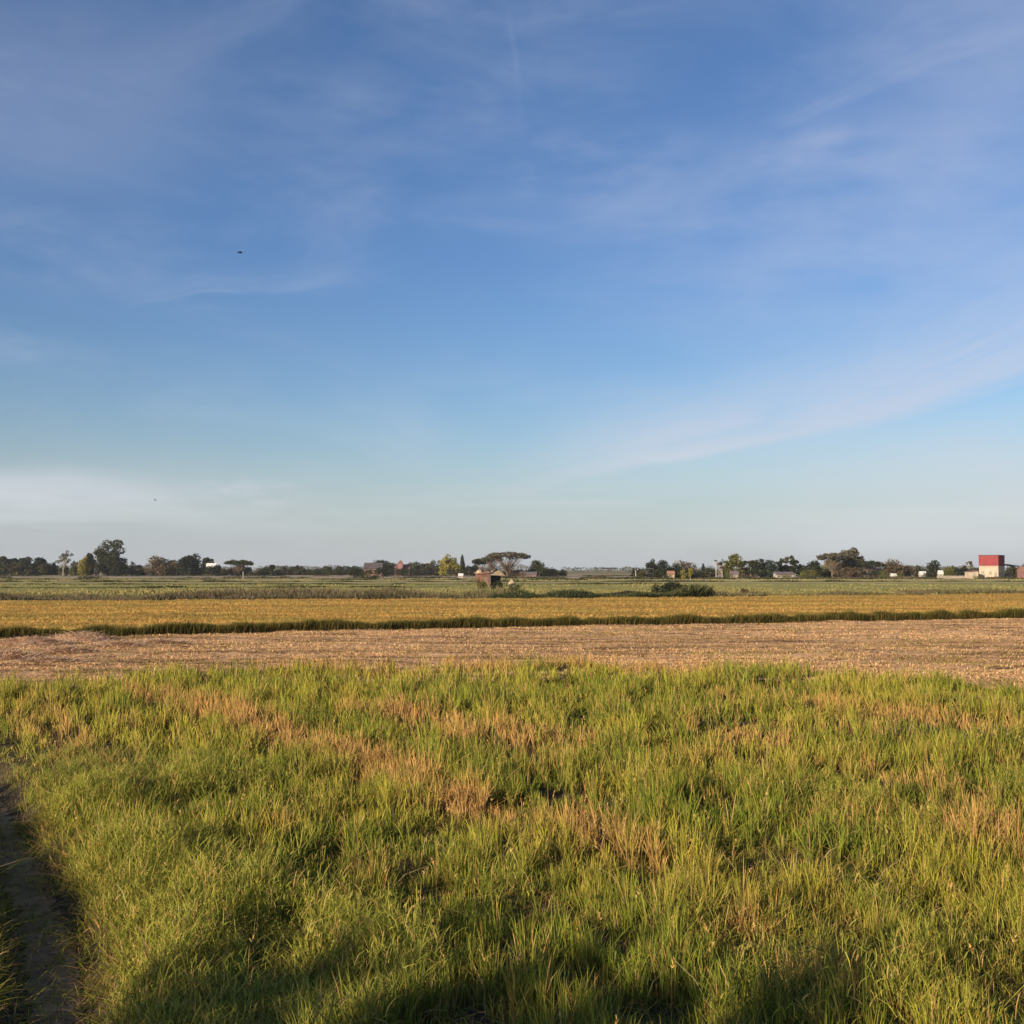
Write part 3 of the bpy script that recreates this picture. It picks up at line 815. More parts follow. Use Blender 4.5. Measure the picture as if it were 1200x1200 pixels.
def tree(kind, X, W, Ytop, D, pal, label, cat='tree', name='tree', group=None, Ybase=None, seed=None, thin=1.0, lean=0.0):
    """a tree that stands at distance D where the photo shows it: X and Ytop in the photo, W its width there"""
    px, py, top = at_dist(X, Ytop, D)
    wid = W / 1200.0 * D * (1.32 if kind in ('slim', 'tall', 'dense') and W < 27 else 1.12); H = top
    rng = np.random.default_rng(seed if seed is not None else int(X * 7 + Ytop * 13))
    e = empty(name, (px, py, 0.0), 0.0)
    tag(e, label, cat, group)
    R = wid / 2; tr = MB(); cen = []; rad = []
    bark = M_PALEBARK if kind in ('slim', 'sparse') else M_BARK
    def limb(p, q, r0, r1, wob=.06):
        p = Vector(p); q = Vector(q); mid = (p + q) / 2 + Vector(rng.normal(0, 1, 3)) * (q - p).length * wob
        tr.tube(p, mid, r0, (r0 + r1) / 2); tr.tube(mid, q, (r0 + r1) / 2, r1)
    tb = max(.12, H * .028)
    size = .42; AR = wid * H
    if kind == 'dense':
        limb((0, 0, -.1), (0, 0, H * .3), tb, tb * .75)
        for i in range(16):
            a = rng.uniform(0, 2 * PI); rr = R * .62 * math.sqrt(rng.uniform(0, 1)); f = rng.uniform(.18, .82)
            rr *= 1.15 - .75 * max(0, f - .45)
            c = (math.cos(a) * rr, math.sin(a) * rr, H * f)
            cen.append(c); k = rng.uniform(.34, .5); rad.append((R * k, R * k, min(R * k, H * .25) * 1.1))
            limb((0, 0, H * .25), (c[0] * .8, c[1] * .8, c[2]), tb * .4, tb * .1)
        cen.append((rng.normal(0, .1) * R, 0, H * .86)); rad.append((R * .35, R * .35, H * .13))
        n = int((44 * AR + 300) * thin)
    elif kind == 'tall':        # several upright masses side by side, ragged top
        for j, off in enumerate((-.55, -.12, .32, .68)):
            hh = H * (.88, .97, 1.0, .72)[j]; x0 = off * R
            limb((x0 * .4, 0, -.1), (x0, rng.normal(0, .3), hh * .6), tb, tb * .4)
            for i in range(9):
                f = rng.uniform(.12, .93); k = .58 * (1.15 - .5 * f)
                cen.append((x0 + rng.normal(0, .14) * R, rng.normal(0, .35) * R, hh * f)); rad.append((R * k, R * k, hh * .09 + R * .1))
        n = int((44 * AR + 300) * thin); size = .4
    elif kind == 'umbrella':
        limb((0, 0, -.1), (lean * R, 0, H * .36), tb * 1.1, tb * .8)
        m = 22
        for i in range(m):
            a = 2 * PI * i / m * 2.4 + rng.uniform(0, .4); rr = R * (.22 + .72 * math.sqrt((i + .5) / m)) * .95
            x_ = math.cos(a) * rr; y_ = math.sin(a) * rr
            z_ = H * (.93 - .20 * (rr / R) ** 2.2) + rng.normal(0, .015) * H
            cen.append((x_, y_, z_)); k = rng.uniform(.20, .32); rad.append((R * k, R * k, H * (.05 if pal == 'grey' else .085) + .2))
            limb((lean * R + x_ * .06, y_ * .06, H * rng.uniform(.25, .36)), (x_ * .93, y_ * .93, z_ - H * .02), tb * .5, tb * .12)
            limb((x_ * .55, y_ * .55, H * .66), (x_ * .7 + rng.normal(0, .12) * R, y_ * .7, z_), tb * .25, tb * .07)
            if pal == 'grey':
                for q_ in range(3):
                    limb((lean * R, 0, H * rng.uniform(.15, .35)), (x_ * rng.uniform(.5, 1), y_, H * rng.uniform(.6, .85)), tb * .3, tb * .08)
        n = int((30 * AR + 500) * thin); size = .36
    elif kind == 'slim':
        limb((0, 0, -.1), (rng.normal(0, .1) * R, 0, H * .9), tb * .75, tb * .25, .015)
        for i in range(11):
            f = rng.uniform(.28, .95); k = rng.uniform(.45, .75) * (1.15 - .4 * f)
            c = (rng.normal(0, .3) * R, rng.normal(0, .3) * R, H * f)
            cen.append(c); rad.append((R * k, R * k, H * .06 + .15))
            limb((0, 0, H * (f - .12)), c, tb * .22, tb * .06)
        n = int((36 * AR + 300) * thin); size = .36
    elif kind == 'sparse':
        limb((0, 0, -.1), (0, 0, H * .35), tb, tb * .7)
        for i in range(15):
            a = rng.uniform(0, 2 * PI); rr = R * rng.uniform(.2, .95); f = rng.uniform(.5, .97)
            c = (math.cos(a) * rr, math.sin(a) * rr, H * f)
            limb((0, 0, H * rng.uniform(.2, .36)), c, tb * .45, tb * .06)
            for j in range(2):
                limb(tuple(v * .6 for v in c[:2]) + (H * .28 + c[2] * .6 * .6,), (c[0] + rng.normal(0, .15) * R, c[1], c[2] * rng.uniform(.8, 1)), tb * .15, tb * .04)
            cen.append(c); rad.append((R * .2, R * .2, H * .05 + .1))
        n = int((5 * AR + 200) * thin); size = .3
    elif kind == 'bush':
        for i in range(14):
            a = rng.uniform(0, 2 * PI); rr = R * .72 * math.sqrt(rng.uniform(0, 1)); f = rng.uniform(.12, .75) * (1.12 - .45 * (rr / R) ** 2)
            c = (math.cos(a) * rr, math.sin(a) * rr * .8, H * f); cen.append(c); k = rng.uniform(.28, .42); rad.append((R * k, R * k, H * .24))
            limb((c[0] * .2, c[1] * .2, -.1), c, tb * .4, tb * .12)
        n = int((60 * AR + 300) * thin); size = .30
    elif kind == 'cone':
        limb((0, 0, -.1), (0, 0, H * .85), tb * .8, tb * .2, .01)
        for i in range(14):
            f = .12 + .83 * i / 13; k = .85 * (1.02 - f) ** .55
            cen.append((rng.normal(0, .08) * R, rng.normal(0, .08) * R, H * f)); rad.append((R * k, R * k, H * .07))
        n = int((44 * AR + 300) * thin); size = .32
    # size of a leaf clump follows the size of the tree, never a big card
    size = min(size * 1.15, max(.10, H * .05))
    crown = leaf_cards(cen, rad, n, size, rng, cA=PAL[pal][0], cB=PAL[pal][1])
    np_mesh('crown', crown[0], crown[1], crown[2], crown[3], M_LEAF, crown[4], e)
    tr.build('trunk' if kind != 'bush' else 'stem', bark, e)
    return e

LT = 'trees along the far left horizon'
trees = [
 # kind, X, W, Ytop, D, palette, label
 ('dense', -14, 18, 654, 520, 'dark', 'dark rounded tree cut off by the left edge of the photo', LT),
 ('dense', 3, 15, 651.5, 520, 'dark', 'dark dense tree at the very left end of the horizon row', LT),
 ('dense', 16, 14, 654, 525, 'dark', 'low dark tree second from the left end of the row', LT),
 ('tall', 26, 9, 653, 515, 'blue', 'narrow grey green tree third from the left end of the row', LT),
 ('tall', 35, 9, 652, 515, 'dark', 'narrow dark tree fourth from the left end of the row', LT),
 ('dense', 48, 17, 653, 520, 'blue', 'broad round dark tree at the right end of the dense left row', LT),
 ('bush', 64, 10, 657, 530, 'dark', 'small dark bushy tree in the gap left of the airy olive tree', LT),
 ('sparse', 75, 18, 644, 480, 'olive', 'airy olive tree with see-through crown left of the yellow bush', LT),
 ('bush', 88, 10, 656, 490, 'olive', 'small olive tree touching the yellow green bush', LT),
 ('dense', 105, 13, 647.5, 500, 'dark', 'dark round tree standing just behind the yellow green bush', LT),
 ('bush', 99, 15, 651, 470, 'yellow', 'sunlit yellow green bush left of the tallest tree', LT),
 ('tall', 129, 29, 633, 480, 'mid', 'tallest tree on the left with ragged double crown', LT),
 ('bush', 139, 16, 656, 470, 'dark', 'dark bush at the right foot of the tallest tree', LT),
 ('bush', 153, 9, 664, 520, 'brown', 'tiny reddish brown bush right of the tallest tree', LT),
 ('bush', 163, 14, 661, 520, 'dark', 'low dark bush left of the reddish brown domed tree', LT),
 ('dense', 190, 34, 653, 480, 'brown', 'wide reddish brown domed tree between two dark ones', LT),
 ('bush', 190, 32, 656, 500, 'brown', 'brown thicket below the reddish brown domed tree', LT),
 ('bush', 207, 8, 659, 490, 'dark', 'tiny dark bush squeezed against the black green round tree', LT),
 ('dense', 222, 25, 651, 470, 'dark', 'black green round tree beside the white roof', LT),
 ('dense', 244, 13, 653, 520, 'dark', 'small dark tree above the white roof', LT),
 ('bush', 247, 24, 662.5, 470, 'dark', 'low dark hedge bush in front of the white roof', LT),
 ('umbrella', 280, 30, 656.5, 480, 'mid', 'flat topped green tree standing alone right of the white roof', LT),
 ('bush', 281, 26, 659.5, 500, 'brown', 'brown thicket under the lone flat topped tree', LT),
 ('bush', 302, 16, 666, 520, 'brown', 'low brown bush right of the lone flat topped tree', LT),
 ('dense', 318, 8, 661.5, 520, 'dark', 'single small dark round tree on the low stretch of horizon', LT),
 ('bush', 338, 15, 662, 540, 'mid', 'left bush of the pair before the long low green row', LT),
 ('bush', 351, 12, 662, 540, 'dark', 'right bush of the pair before the long low green row', LT),
 ('bush', 368, 17, 664, 520, 'mid', 'green bush at the left end of the long low row', LT),
 ('bush', 384, 15, 662.5, 520, 'mid', 'green bush in the middle of the long low row', LT),
 ('bush', 405, 28, 661.5, 540, 'dark', 'broad dark bush left of the red walled house', LT),
 ('bush', 398, 16, 665, 480, 'mid', 'green bush at the left edge of the broad dark bush', LT),
 ('bush', 418, 20, 664, 330, 'dark', 'dark bush at the left foot of the red walled house', None),
 ('bush', 432, 24, 665.5, 300, 'mid', 'low broad bush in front of the red walled house', None),
 ('bush', 447, 20, 664, 310, 'dark', 'dark bush at the right foot of the red walled house', None),
 ('dense', 456, 14, 660, 480, 'dark', 'dark tree between the red walled house and the pink house', None),
 ('dense', 446, 18, 657, 520, 'dark', 'dark tree just above the roof of the red walled house', None),
 ('bush', 478, 26, 665, 420, 'dark', 'dark hedge bush in front of the pink house', None),
 ('tall', 487, 13, 657.5, 520, 'mid', 'grey green tree directly right of the pink house', None),
 ('slim', 497, 9, 659, 520, 'brown', 'slim brown tree second to the right of the pink house', None),
 ('slim', 503, 8, 660, 520, 'olive', 'slim olive tree third to the right of the pink house', None),
 ('tall', 511, 11, 656.5, 510, 'mid', 'ragged tree left of the boxy yellow green one', None),
 ('bush', 498, 34, 667, 500, 'dark', 'long dark undergrowth below the slim trees', None),
 ('tall', 527, 16, 650, 470, 'yellow', 'boxy yellow green tree left of the blue green spire tree', None),
 ('cone', 542, 9, 650.5, 480, 'blue', 'narrow blue green spire shaped tree', None),
 ('bush', 553, 17, 660, 460, 'dark', 'dark bush right of the spire shaped tree', None),
 ('umbrella', 564, 20, 654.5, 440, 'dark', 'dark slanting flat crown left of the great spreading tree', None),
 ('umbrella', 594, 47, 646, 400, 'grey', 'great umbrella shaped tree with bare grey limbs near the hut', None, .45),
 ('umbrella', 576, 22, 651, 430, 'grey', 'lower side crown at the left of the great umbrella tree', None),
 ('bush', 596, 34, 664, 410, 'brown', 'brown scrub beneath the great umbrella tree', None),
 ('dense', 632, 18, 657, 430, 'mid', 'dark domed tree right of the great umbrella tree', None),
 ('bush', 621, 14, 664, 420, 'dark', 'low dark bush joining the domed tree to the umbrella tree', None),
 ('bush', 645, 12, 666, 430, 'dark', 'low bush trailing off right of the domed tree', None),
 ('umbrella', 714, 18, 665, 900, 'grey', 'tiny flat crowned tree alone on the empty middle horizon', None),
 ('bush', 751, 14, 666, 420, 'mid', 'low green bush left of the central dark clump', None),
 ('tall', 763, 10, 655.5, 340, 'dark', 'thin dark tree at the left end of the central clump', None),
 ('dense', 777, 20, 657, 340, 'dark', 'dark dense tree in the central clump', None),
 ('tall', 790, 13, 659, 345, 'mid', 'mid green tree between the dark dense and the brownish tree of the central clump', None),
 ('dense', 804, 26, 658, 350, 'brown', 'brownish rounded tree at the right of the central clump', None),
 ('slim', 800, 6, 667, 250, 'yellow', 'left young yellow green sapling above the black green bush', None),
 ('slim', 809, 6, 666, 250, 'yellow', 'right young yellow green sapling above the black green bush', None),
 ('cone', 824, 7, 660, 360, 'blue', 'small spire shaped tree right of the central clump', None),
 ('bush', 828, 23, 665.5, 350, 'dark', 'dark bush around the foot of the small spire tree', None),
 ('sparse', 846, 15, 656, 345, 'brown', 'thin leafed brown tree beside the white post', None),
 ('tall', 860, 15, 649.5, 340, 'olive', 'tall airy tree at the left end of the slim row', None),
 ('slim', 872, 9, 656, 345, 'olive', 'second slim tree of the tall row, olive leaved', None),
 ('slim', 880, 8, 656, 340, 'mid', 'third slim tree of the tall row, with pale trunk', None),
 ('tall', 888, 9, 654, 340, 'dark', 'dark fuller tree in the middle of the slim row', None),
 ('slim', 895, 8, 655, 345, 'dark', 'slim dark tree right of the fuller one in the row', None),
 ('tall', 903, 11, 653.5, 340, 'blue', 'broad topped blue green tree of the slim row above the pale house', None),
 ('slim', 914, 9, 655, 345, 'dark', 'slim dark tree behind the left end of the pale house', None),
 ('slim', 921, 8, 653, 350, 'grey', 'grey see-through slim tree behind the pale house', None),
 ('slim', 929, 9, 651.5, 345, 'dark', 'slim dark tree with knobbly crown at the right end of the row', None),
 ('slim', 937, 7, 660, 350, 'dark', 'short slim tree just past the right end of the row', None),
 ('bush', 874, 24, 670, 330, 'brown', 'brown undergrowth at the foot of the slim row', None),
 ('dense', 953, 17, 657, 330, 'dark', 'small dark tree left of the arching grey brown tree', None),
 ('bush', 947, 24, 667, 320, 'olive', 'sunlit scrub below the small dark tree beside the arching crown', None),
 ('umbrella', 976, 32, 647.5, 330, 'grey', 'arching grey brown crowned tree left of the spiky tree', None, .6),
 ('dense', 977, 24, 655, 345, 'olive', 'olive tree filling the space under the arching brown crown', None),
 ('tall', 996, 19, 640, 335, 'grey', 'spiky grey tree, tallest on the right horizon', None),
 ('bush', 993, 26, 663, 325, 'brown', 'brown thicket at the foot of the spiky grey tree', None),
 ('umbrella', 1018, 29, 657.5, 330, 'dark', 'dark flat crowned tree over the purple roofed house', None),
 ('tall', 1046, 17, 655, 330, 'brown', 'brown green tree left of the dark dome tree', None),
 ('bush', 1034, 16, 667, 325, 'olive', 'low olive bush right of the purple roofed house', None),
 ('dense', 1064, 22, 662, 335, 'brown', 'low dark brown dome shaped tree', None),
 ('bush', 1080, 12, 664, 340, 'mid', 'small bush left of the dark upright tree', None),
 ('dense', 1093, 14, 656.5, 330, 'dark', 'dark upright round tree between two tiny white houses', None),
 ('bush', 1112, 20, 662, 325, 'olive', 'sunlit green rounded bush near the pale low wall', None),
 ('bush', 1126, 17, 663, 322, 'dark', 'dark bush left of the red topped building', None),
 ('sparse', 1134, 15, 657.5, 330, 'brown', 'thin brown tree beside the red topped building', None),
 ('bush', 1138, 9, 666, 318, 'dark', 'small dark bush over the annex of the red topped building', None),
 ('bush', 1183, 12, 670, 312, 'dark', 'dark bush beneath the open shelter', None),
 ('dense', 1203, 16, 659, 330, 'brown', 'brown tree cut off by the right edge of the photo', None),
]
for t_ in trees:
    kind, X, W_, Yt, D_, pal, lab, grp = t_[:8]
    nm = 'bush' if kind == 'bush' else 'tree'
    tree(kind, X, W_, Yt, D_, pal, lab, nm, nm, grp, thin=(t_[8] if len(t_) > 8 else 1.0))
for X, W_, Yt, D_, pal, lab in [
    (922, 22, 671, 322, 'olive', 'scrubby bush in front of the long low pale house'), (1006, 16, 669, 325, 'brown', 'brown bush at the left corner of the purple roofed house'),
    (1024, 16, 668, 326, 'dark', 'dark bush at the right corner of the purple roofed house'), (1053, 12, 671, 308, 'olive', 'olive bush beside the tiny white house left of the brown dome tree'),
    (1086, 10, 670, 312, 'dark', 'dark bush beside the tiny white house left of the dark upright tree'), (1144, 14, 674, 298, 'olive', 'low scrub in front of the cream annex'),
    (1160, 10, 676, 298, 'mid', 'low green scrub at the foot of the red topped building'), (1178, 12, 674, 300, 'dark', 'dark scrub at the right foot of the red topped building'),
    (782, 14, 671, 312, 'mid', 'bush half hiding the tiny cream hut'), (853, 12, 669, 318, 'olive', 'bush left of the small pale hut under the airy tree'),
    (612, 20, 670, 350, 'brown', 'brown scrub in front of the mauve roofed house'), (467, 12, 664, 440, 'dark', 'dark bush at the left corner of the pink house'),
    (254, 10, 661, 480, 'dark', 'dark bush at the right end of the white roofed shed')]:
    tree('bush', X, W_, Yt, D_, pal, lab, 'bush', 'bush')
# bushes on the near bank behind the golden rice
def near_bush(X, W_, Yt, Yb, pal, lab, thin=1.6):
    D = at_ground(X, Yb, .1)[1]
    tree('bush', X, W_, Yt, D, pal, lab, 'bush', 'bush', None, thin=thin)
near_bush(791, 44, 680, 699, 'dark', 'black green rounded bush on the bank behind the golden rice', 3.0)
near_bush(768, 12, 685, 698, 'mid', 'small green bush against the left side of the black green bush')
near_bush(596, 22, 688, 699, 'dark', 'low dark bush in front of the hut, at its right')
near_bush(570, 22, 690, 699.5, 'mid', 'low green bush in front of the hut, at its left')
near_bush(873, 9, 689, 697, 'brown', 'small reddish bush right of the black green bush')

def undergrowth():
    r = np.random.default_rng(31); cen = []; rad = []
    for X0, X1, D, h in [(-60, 160, 500, 5.6), (160, 312, 505, 3.6), (312, 460, 530, 4.0), (455, 530, 500, 4.8), (528, 660, 450, 3.6),
                         (742, 842, 345, 3.0), (842, 945, 348, 4.2), (940, 1150, 345, 3.8), (1175, 1260, 340, 3.0)]:
        n = int((X1 - X0) / 1200 * D / 1.6)
        for i in range(n):
            X = r.uniform(X0, X1); x, y, z = at_dist(X, 668, D + r.uniform(-6, 6)); k = h * (.35 + 1.0 * float(vnoise(np.array(X * .09), np.array(2.0), 9)))
            cen.append((x, y, k * .45)); rad.append((r.uniform(1.2, 2.8), 1.5, k * .6))
    q = leaf_cards(cen, rad, 90000, .42, r, .2, cA=(.018, .022, .014), cB=(.070, .066, .032))
    o = np_mesh('undergrowth', q[0], q[1], q[2], q[3], M_LEAF, q[4])
    tag(o, 'low tangled undergrowth along the feet of the horizon trees', 'undergrowth', kind='stuff')
undergrowth()

# wood on the far horizon
def far_wood():
    r = np.random.default_rng(77); cen = []; rad = []
    for i in range(420):
        D = r.uniform(1300, 1700); x = r.uniform(-.62, .62) * D
        hgt = 5.5 + 5 * float(vnoise(np.array(x * .02), np.array(1.0), 5)) * (0.6 if abs(x / D * 1200 + 600 - 700) < 70 else 1.2)
        wdt = r.uniform(5, 14)
        cen.append((x, D, hgt * .5)); rad.append((wdt, wdt, hgt * .5))
    q = leaf_cards(cen, rad, 26000, 1.1, r, .5, cA=(.045, .055, .035), cB=(.08, .085, .045))
    o = np_mesh('distant_wood', q[0], q[1], q[2], q[3], M_LEAF, q[4])
    tag(o, 'low grey green line of far trees along the whole horizon', 'woodland', kind='stuff')
far_wood()

# ------------------------------------------------------------------ buildings
M_CREAM = principled('cream_plaster', (0.44, 0.37, 0.29), 0.9, .7, col2=(0.33, 0.27, 0.21))
M_RED = principled('red_sheeting', (0.24, 0.045, 0.052), 0.85, .6, col2=(0.17, 0.035, 0.042))
M_DRED = principled('red_side_sheeting', (0.30, 0.055, 0.055), 0.7, 1.0, col2=(0.24, 0.05, 0.05))
M_WHITE = principled('white_plaster', (0.40, 0.37, 0.33), 0.9, 1.0, col2=(0.28, 0.25, 0.22))
M_PALE = principled('pale_plaster', (0.30, 0.26, 0.22), 0.9, 1.0, col2=(0.22, 0.19, 0.16))
M_PINK = principled('pink_plaster', (0.25, 0.135, 0.14), 0.9, 1.0, col2=(0.18, 0.10, 0.105))
M_DULL = principled('dull_red_plaster', (0.26, 0.15, 0.14), 0.9, 1.0, col2=(0.18, 0.11, 0.10))
M_BRICK = principled('red_brown_boards', (0.22, 0.115, 0.085), 0.9, 2.5, col2=(0.10, 0.055, 0.045))
M_RUST = principled('rusty_tin', (0.30, 0.16, 0.11), 0.7, 2.0, col2=(0.20, 0.11, 0.08))
M_THATCH = principled('palm_thatch', (0.46, 0.35, 0.23), 0.95, 3.0, col2=(0.22, 0.16, 0.10), bump=0.6)
M_DKROOF = principled('dark_roofing', (0.060, 0.052, 0.065), 0.7, 1.0, col2=(0.09, 0.075, 0.08))
M_MAUVE = principled('mauve_tin', (0.16, 0.125, 0.135), 0.7, 1.0, col2=(0.11, 0.085, 0.095))
M_TIN = principled('white_tin', (0.55, 0.55, 0.55), 0.5, 1.0, col2=(0.52, 0.52, 0.52))
M_HUT_SHADE = principled('painted_hut_shade', (0.02, 0.02, 0.024), 0.6)  # near-black colour standing in for the shade inside the field hut
M_GLASS = principled('window_glass', (0.05, 0.06, 0.08), 0.15, spec=0.6)
M_WOOD = principled('weathered_wood', (0.20, 0.15, 0.11), 0.9, 4.0)

def gable(mb, w_, d_, z0, h, over=.35, th=.12):
    """a pitched roof slab pair, ridge along x, with closed gable thickness"""
    hw = w_ / 2 + over; hd = d_ / 2 + over
    zt = z0 + h; ze = z0 - over * h / (d_ / 2)
    mb.add([(-hw, -hd, ze), (hw, -hd, ze), (hw, 0, zt), (-hw, 0, zt), (-hw, hd, ze), (hw, hd, ze),
            (-hw, -hd, ze + th), (hw, -hd, ze + th), (hw, 0, zt + th), (-hw, 0, zt + th), (-hw, hd, ze + th), (hw, hd, ze + th)],
           [(0, 3, 2, 1), (3, 4, 5, 2), (6, 7, 8, 9), (9, 8, 11, 10), (0, 1, 7, 6), (4, 10, 11, 5), (0, 6, 9, 3), (3, 9, 10, 4), (1, 2, 8, 7), (2, 5, 11, 8)])

def house(X, W_, Ytop, D, wall_m, roof_m, label, depth=None, wall_frac=.62, rz=0.0, name='house', base_z=0.0, cat='house', windows=2, door=True):
    px, py, top = at_dist(X, Ytop, D)
    wd = W_ / 1200 * D; H = top - base_z; wh = H * wall_frac; dp = depth or wd * .7
    e = empty(name, (px, py, base_z), rz); tag(e, label, cat)
    over = min(.3, wd * .08)
    wd2 = wd - 2 * over
    mb = MB(); x0, x1, y0, y1 = -wd2 / 2, wd2 / 2, -dp / 2, dp / 2; zr = wh + (H - wh) * .98
    mb.add([(x0, y0, -.1), (x1, y0, -.1), (x1, y1, -.1), (x0, y1, -.1), (x0, y0, wh), (x1, y0, wh), (x1, y1, wh), (x0, y1, wh), (x0, 0, zr - .1), (x1, 0, zr - .1)],
           [(0, 3, 2, 1), (0, 1, 5, 4), (1, 2, 6, 9, 5), (2, 3, 7, 6), (3, 0, 4, 8, 7), (4, 5, 9, 8), (8, 9, 6, 7)])
    mb.build('wall', wall_m, e)
    rf = MB(); gable(rf, wd2, dp, wh + .02, H - wh - .1, over, .09); rf.build('roof', roof_m, e)
    wz = wh * .45; n = windows
    for i in range(n):
        cx = x0 + wd2 * (i + .5 + (.5 if door and i >= n / 2 else 0)) / (n + (1 if door else 0))
        ww = min(.55, wd2 * .09)
        f = MB().box(cx - ww, cx + ww, y0 - .05, y0 - .003, wz, wz + wh * .32); fo = f.build('window', M_WOOD, e)
        MB().box(cx - ww * .8, cx + ww * .8, y0 - .07, y0 - .052, wz + .07, wz + wh * .32 - .07).build('pane', M_GLASS, fo)
    if door:
        cx = x0 + wd2 * (n / 2 + .5) / (n + 1) if n else 0
        dw = min(.45, wd2 * .09)
        do = MB().box(cx - dw, cx + dw, y0 - .05, y0 - .003, 0, min(2.05, wh * .8)).build('door', M_WOOD, e)
    return e

house(248, 12, 660, 490, M_PALE, M_TIN, 'white roofed shed half hidden between two dark trees on the left', wall_frac=.55)
house(438, 22, 659.5, 420, M_DULL, M_DKROOF, 'red walled house with dark roof rising behind low bushes', wall_frac=.6)
house(472, 19, 661, 480, M_PINK, M_BRICK, 'pink house with a small pointed roof turret', wall_frac=.65)
# turret of the pink house: separate mass with its own pointed roof, child of the house
ph = [o for o in C.objects if o.get('label', '').startswith('pink house')][0]
tx, ty, tz = at_dist(470, 656, 478); bx_, by_, bz_ = ph.location
tm = MB(); tm.box(-1.0, 1.0, -1.0, 1.0, 0, tz - 1.6); tw = tm.build('turret', M_PINK, ph); tw.location = (tx - bx_, -4.2, 0)
rm = MB(); rm.add([(-1.15, -1.15, 0), (1.15, -1.15, 0), (1.15, 1.15, 0), (-1.15, 1.15, 0), (0, 0, 1.6)], [(3, 2, 1, 0), (0, 1, 4), (1, 2, 4), (2, 3, 4), (3, 0, 4)])
ro = rm.build('roof', M_BRICK, tw); ro.location = (0, 0, tz - 1.597)
house(540, 6, 672, 330, M_WHITE, M_TIN, 'small white shed by itself left of the field hut', windows=1)
house(619, 20, 670, 360, M_DULL, M_MAUVE, 'long low house with mauve roof right of the field hut', wall_frac=.55)
house(786, 9, 669, 320, M_CREAM, M_RUST, 'tiny cream hut below the central dark clump', windows=1)
house(860, 10, 669, 325, M_PALE, M_MAUVE, 'small pale hut at the foot of the tall airy tree', windows=1)
house(918, 22, 670, 335, M_WHITE, M_MAUVE, 'long low pale house below the slim tree row', wall_frac=.6, windows=3)
house(1015, 32, 663, 340, M_PALE, M_DKROOF, 'wide house with dark purple roof under the flat crowned tree', wall_frac=.5, windows=3)
house(1047, 7, 672, 315, M_WHITE, M_TIN, 'tiny white house left of the brown dome tree', windows=1)
house(1081, 8, 669.5, 322, M_WHITE, M_TIN, 'tiny white house left of the dark upright tree', windows=1)
house(1102, 6, 668.5, 325, M_WHITE, M_TIN, 'tiny white house right of the dark upright tree', windows=1)
house(1204, 20, 664, 310, M_PINK, M_RUST, 'reddish house cut off by the right edge of the photo', wall_frac=.65)

# red topped building
def main_building():
    D = 308.0
    x0, _, zt = at_dist(1147, 651, D); zmid = at_dist(1147, 663, D)[2]
    wd = 5.3; dp = 9.4
    e = empty('building', (x0, D, 0.0), math.radians(-36))
    tag(e, 'square building with red upper storey over a cream ground floor', 'building')
    MB().box(0, wd, 0, dp, -.1, zmid).build('ground_floor_wall', M_CREAM, e)
    up = MB().box(-.06, wd + .06, -.06, dp + .06, zmid, zt).build('upper_wall', M_RED, e)
    r = MB()
    for i in range(13):
        x = wd * (i + .5) / 13; r.box(x - .03, x + .03, -.10, -.062, zmid + .05, zt - .05)
    for i in range(20):
        y = dp * (i + .5) / 20; r.box(wd + .062, wd + .10, y - .03, y + .03, zmid + .05, zt - .05)
    r.build('sheet_ribs', M_DRED, up)
    MB().box(-.2, wd + .2, -.2, dp + .2, zt + .002, zt + .16).build('roof', M_DKROOF, e)
    MB().box(-.12, wd + .12, -.12, dp + .12, zmid - .10, zmid + .003).build('floor_band', M_PALE, e)
    for x in (wd * .2, wd * .58):
        w_ = MB().box(x - .5, x + .5, -.06, -.003, 1.35, 2.5).build('window', M_WHITE, e)
        MB().box(x - .4, x + .4, -.08, -.062, 1.45, 2.4).build('pane', M_PALE, w_)
    for y in (2.2, 5.6):
        w_ = MB().box(wd + .003, wd + .06, y - .5, y + .5, 1.35, 2.5).build('window', M_WHITE, e)
        MB().box(wd + .062, wd + .08, y - .4, y + .4, 1.45, 2.4).build('pane', M_GLASS, w_)
    MB().box(wd * .86 - .42, wd * .86 + .42, -.06, -.003, 0, 2.1).build('door', M_PALE, e)
main_building()
# annex
ax0, _, azt = at_dist(1137.5, 668.5, 303); ax1 = at_dist(1146.5, 668, 303)[0]
e = empty('annex', (ax0, 303, 0)); tag(e, 'low cream annex with sloping roof left of the red topped building', 'outbuilding')
wd = ax1 - ax0
MB().box(0, wd, 0, 4, -.1, azt - .35).build('wall', M_CREAM, e)
rf = MB(); rf.add([(-.2, -.3, azt - .45), (wd, -.3, azt - .15), (wd, 4.2, azt - .15), (-.2, 4.2, azt - .45), (-.2, -.3, azt - .33), (wd, -.3, azt), (wd, 4.2, azt), (-.2, 4.2, azt - .33)],
                [(0, 3, 2, 1), (4, 5, 6, 7), (0, 1, 5, 4), (1, 2, 6, 5), (2, 3, 7, 6), (3, 0, 4, 7)]); rf.build('roof', M_PINK, e)
MB().box(wd * .35, wd * .65, -.05, -.003, .9, 1.7).build('window', M_PALE, e)
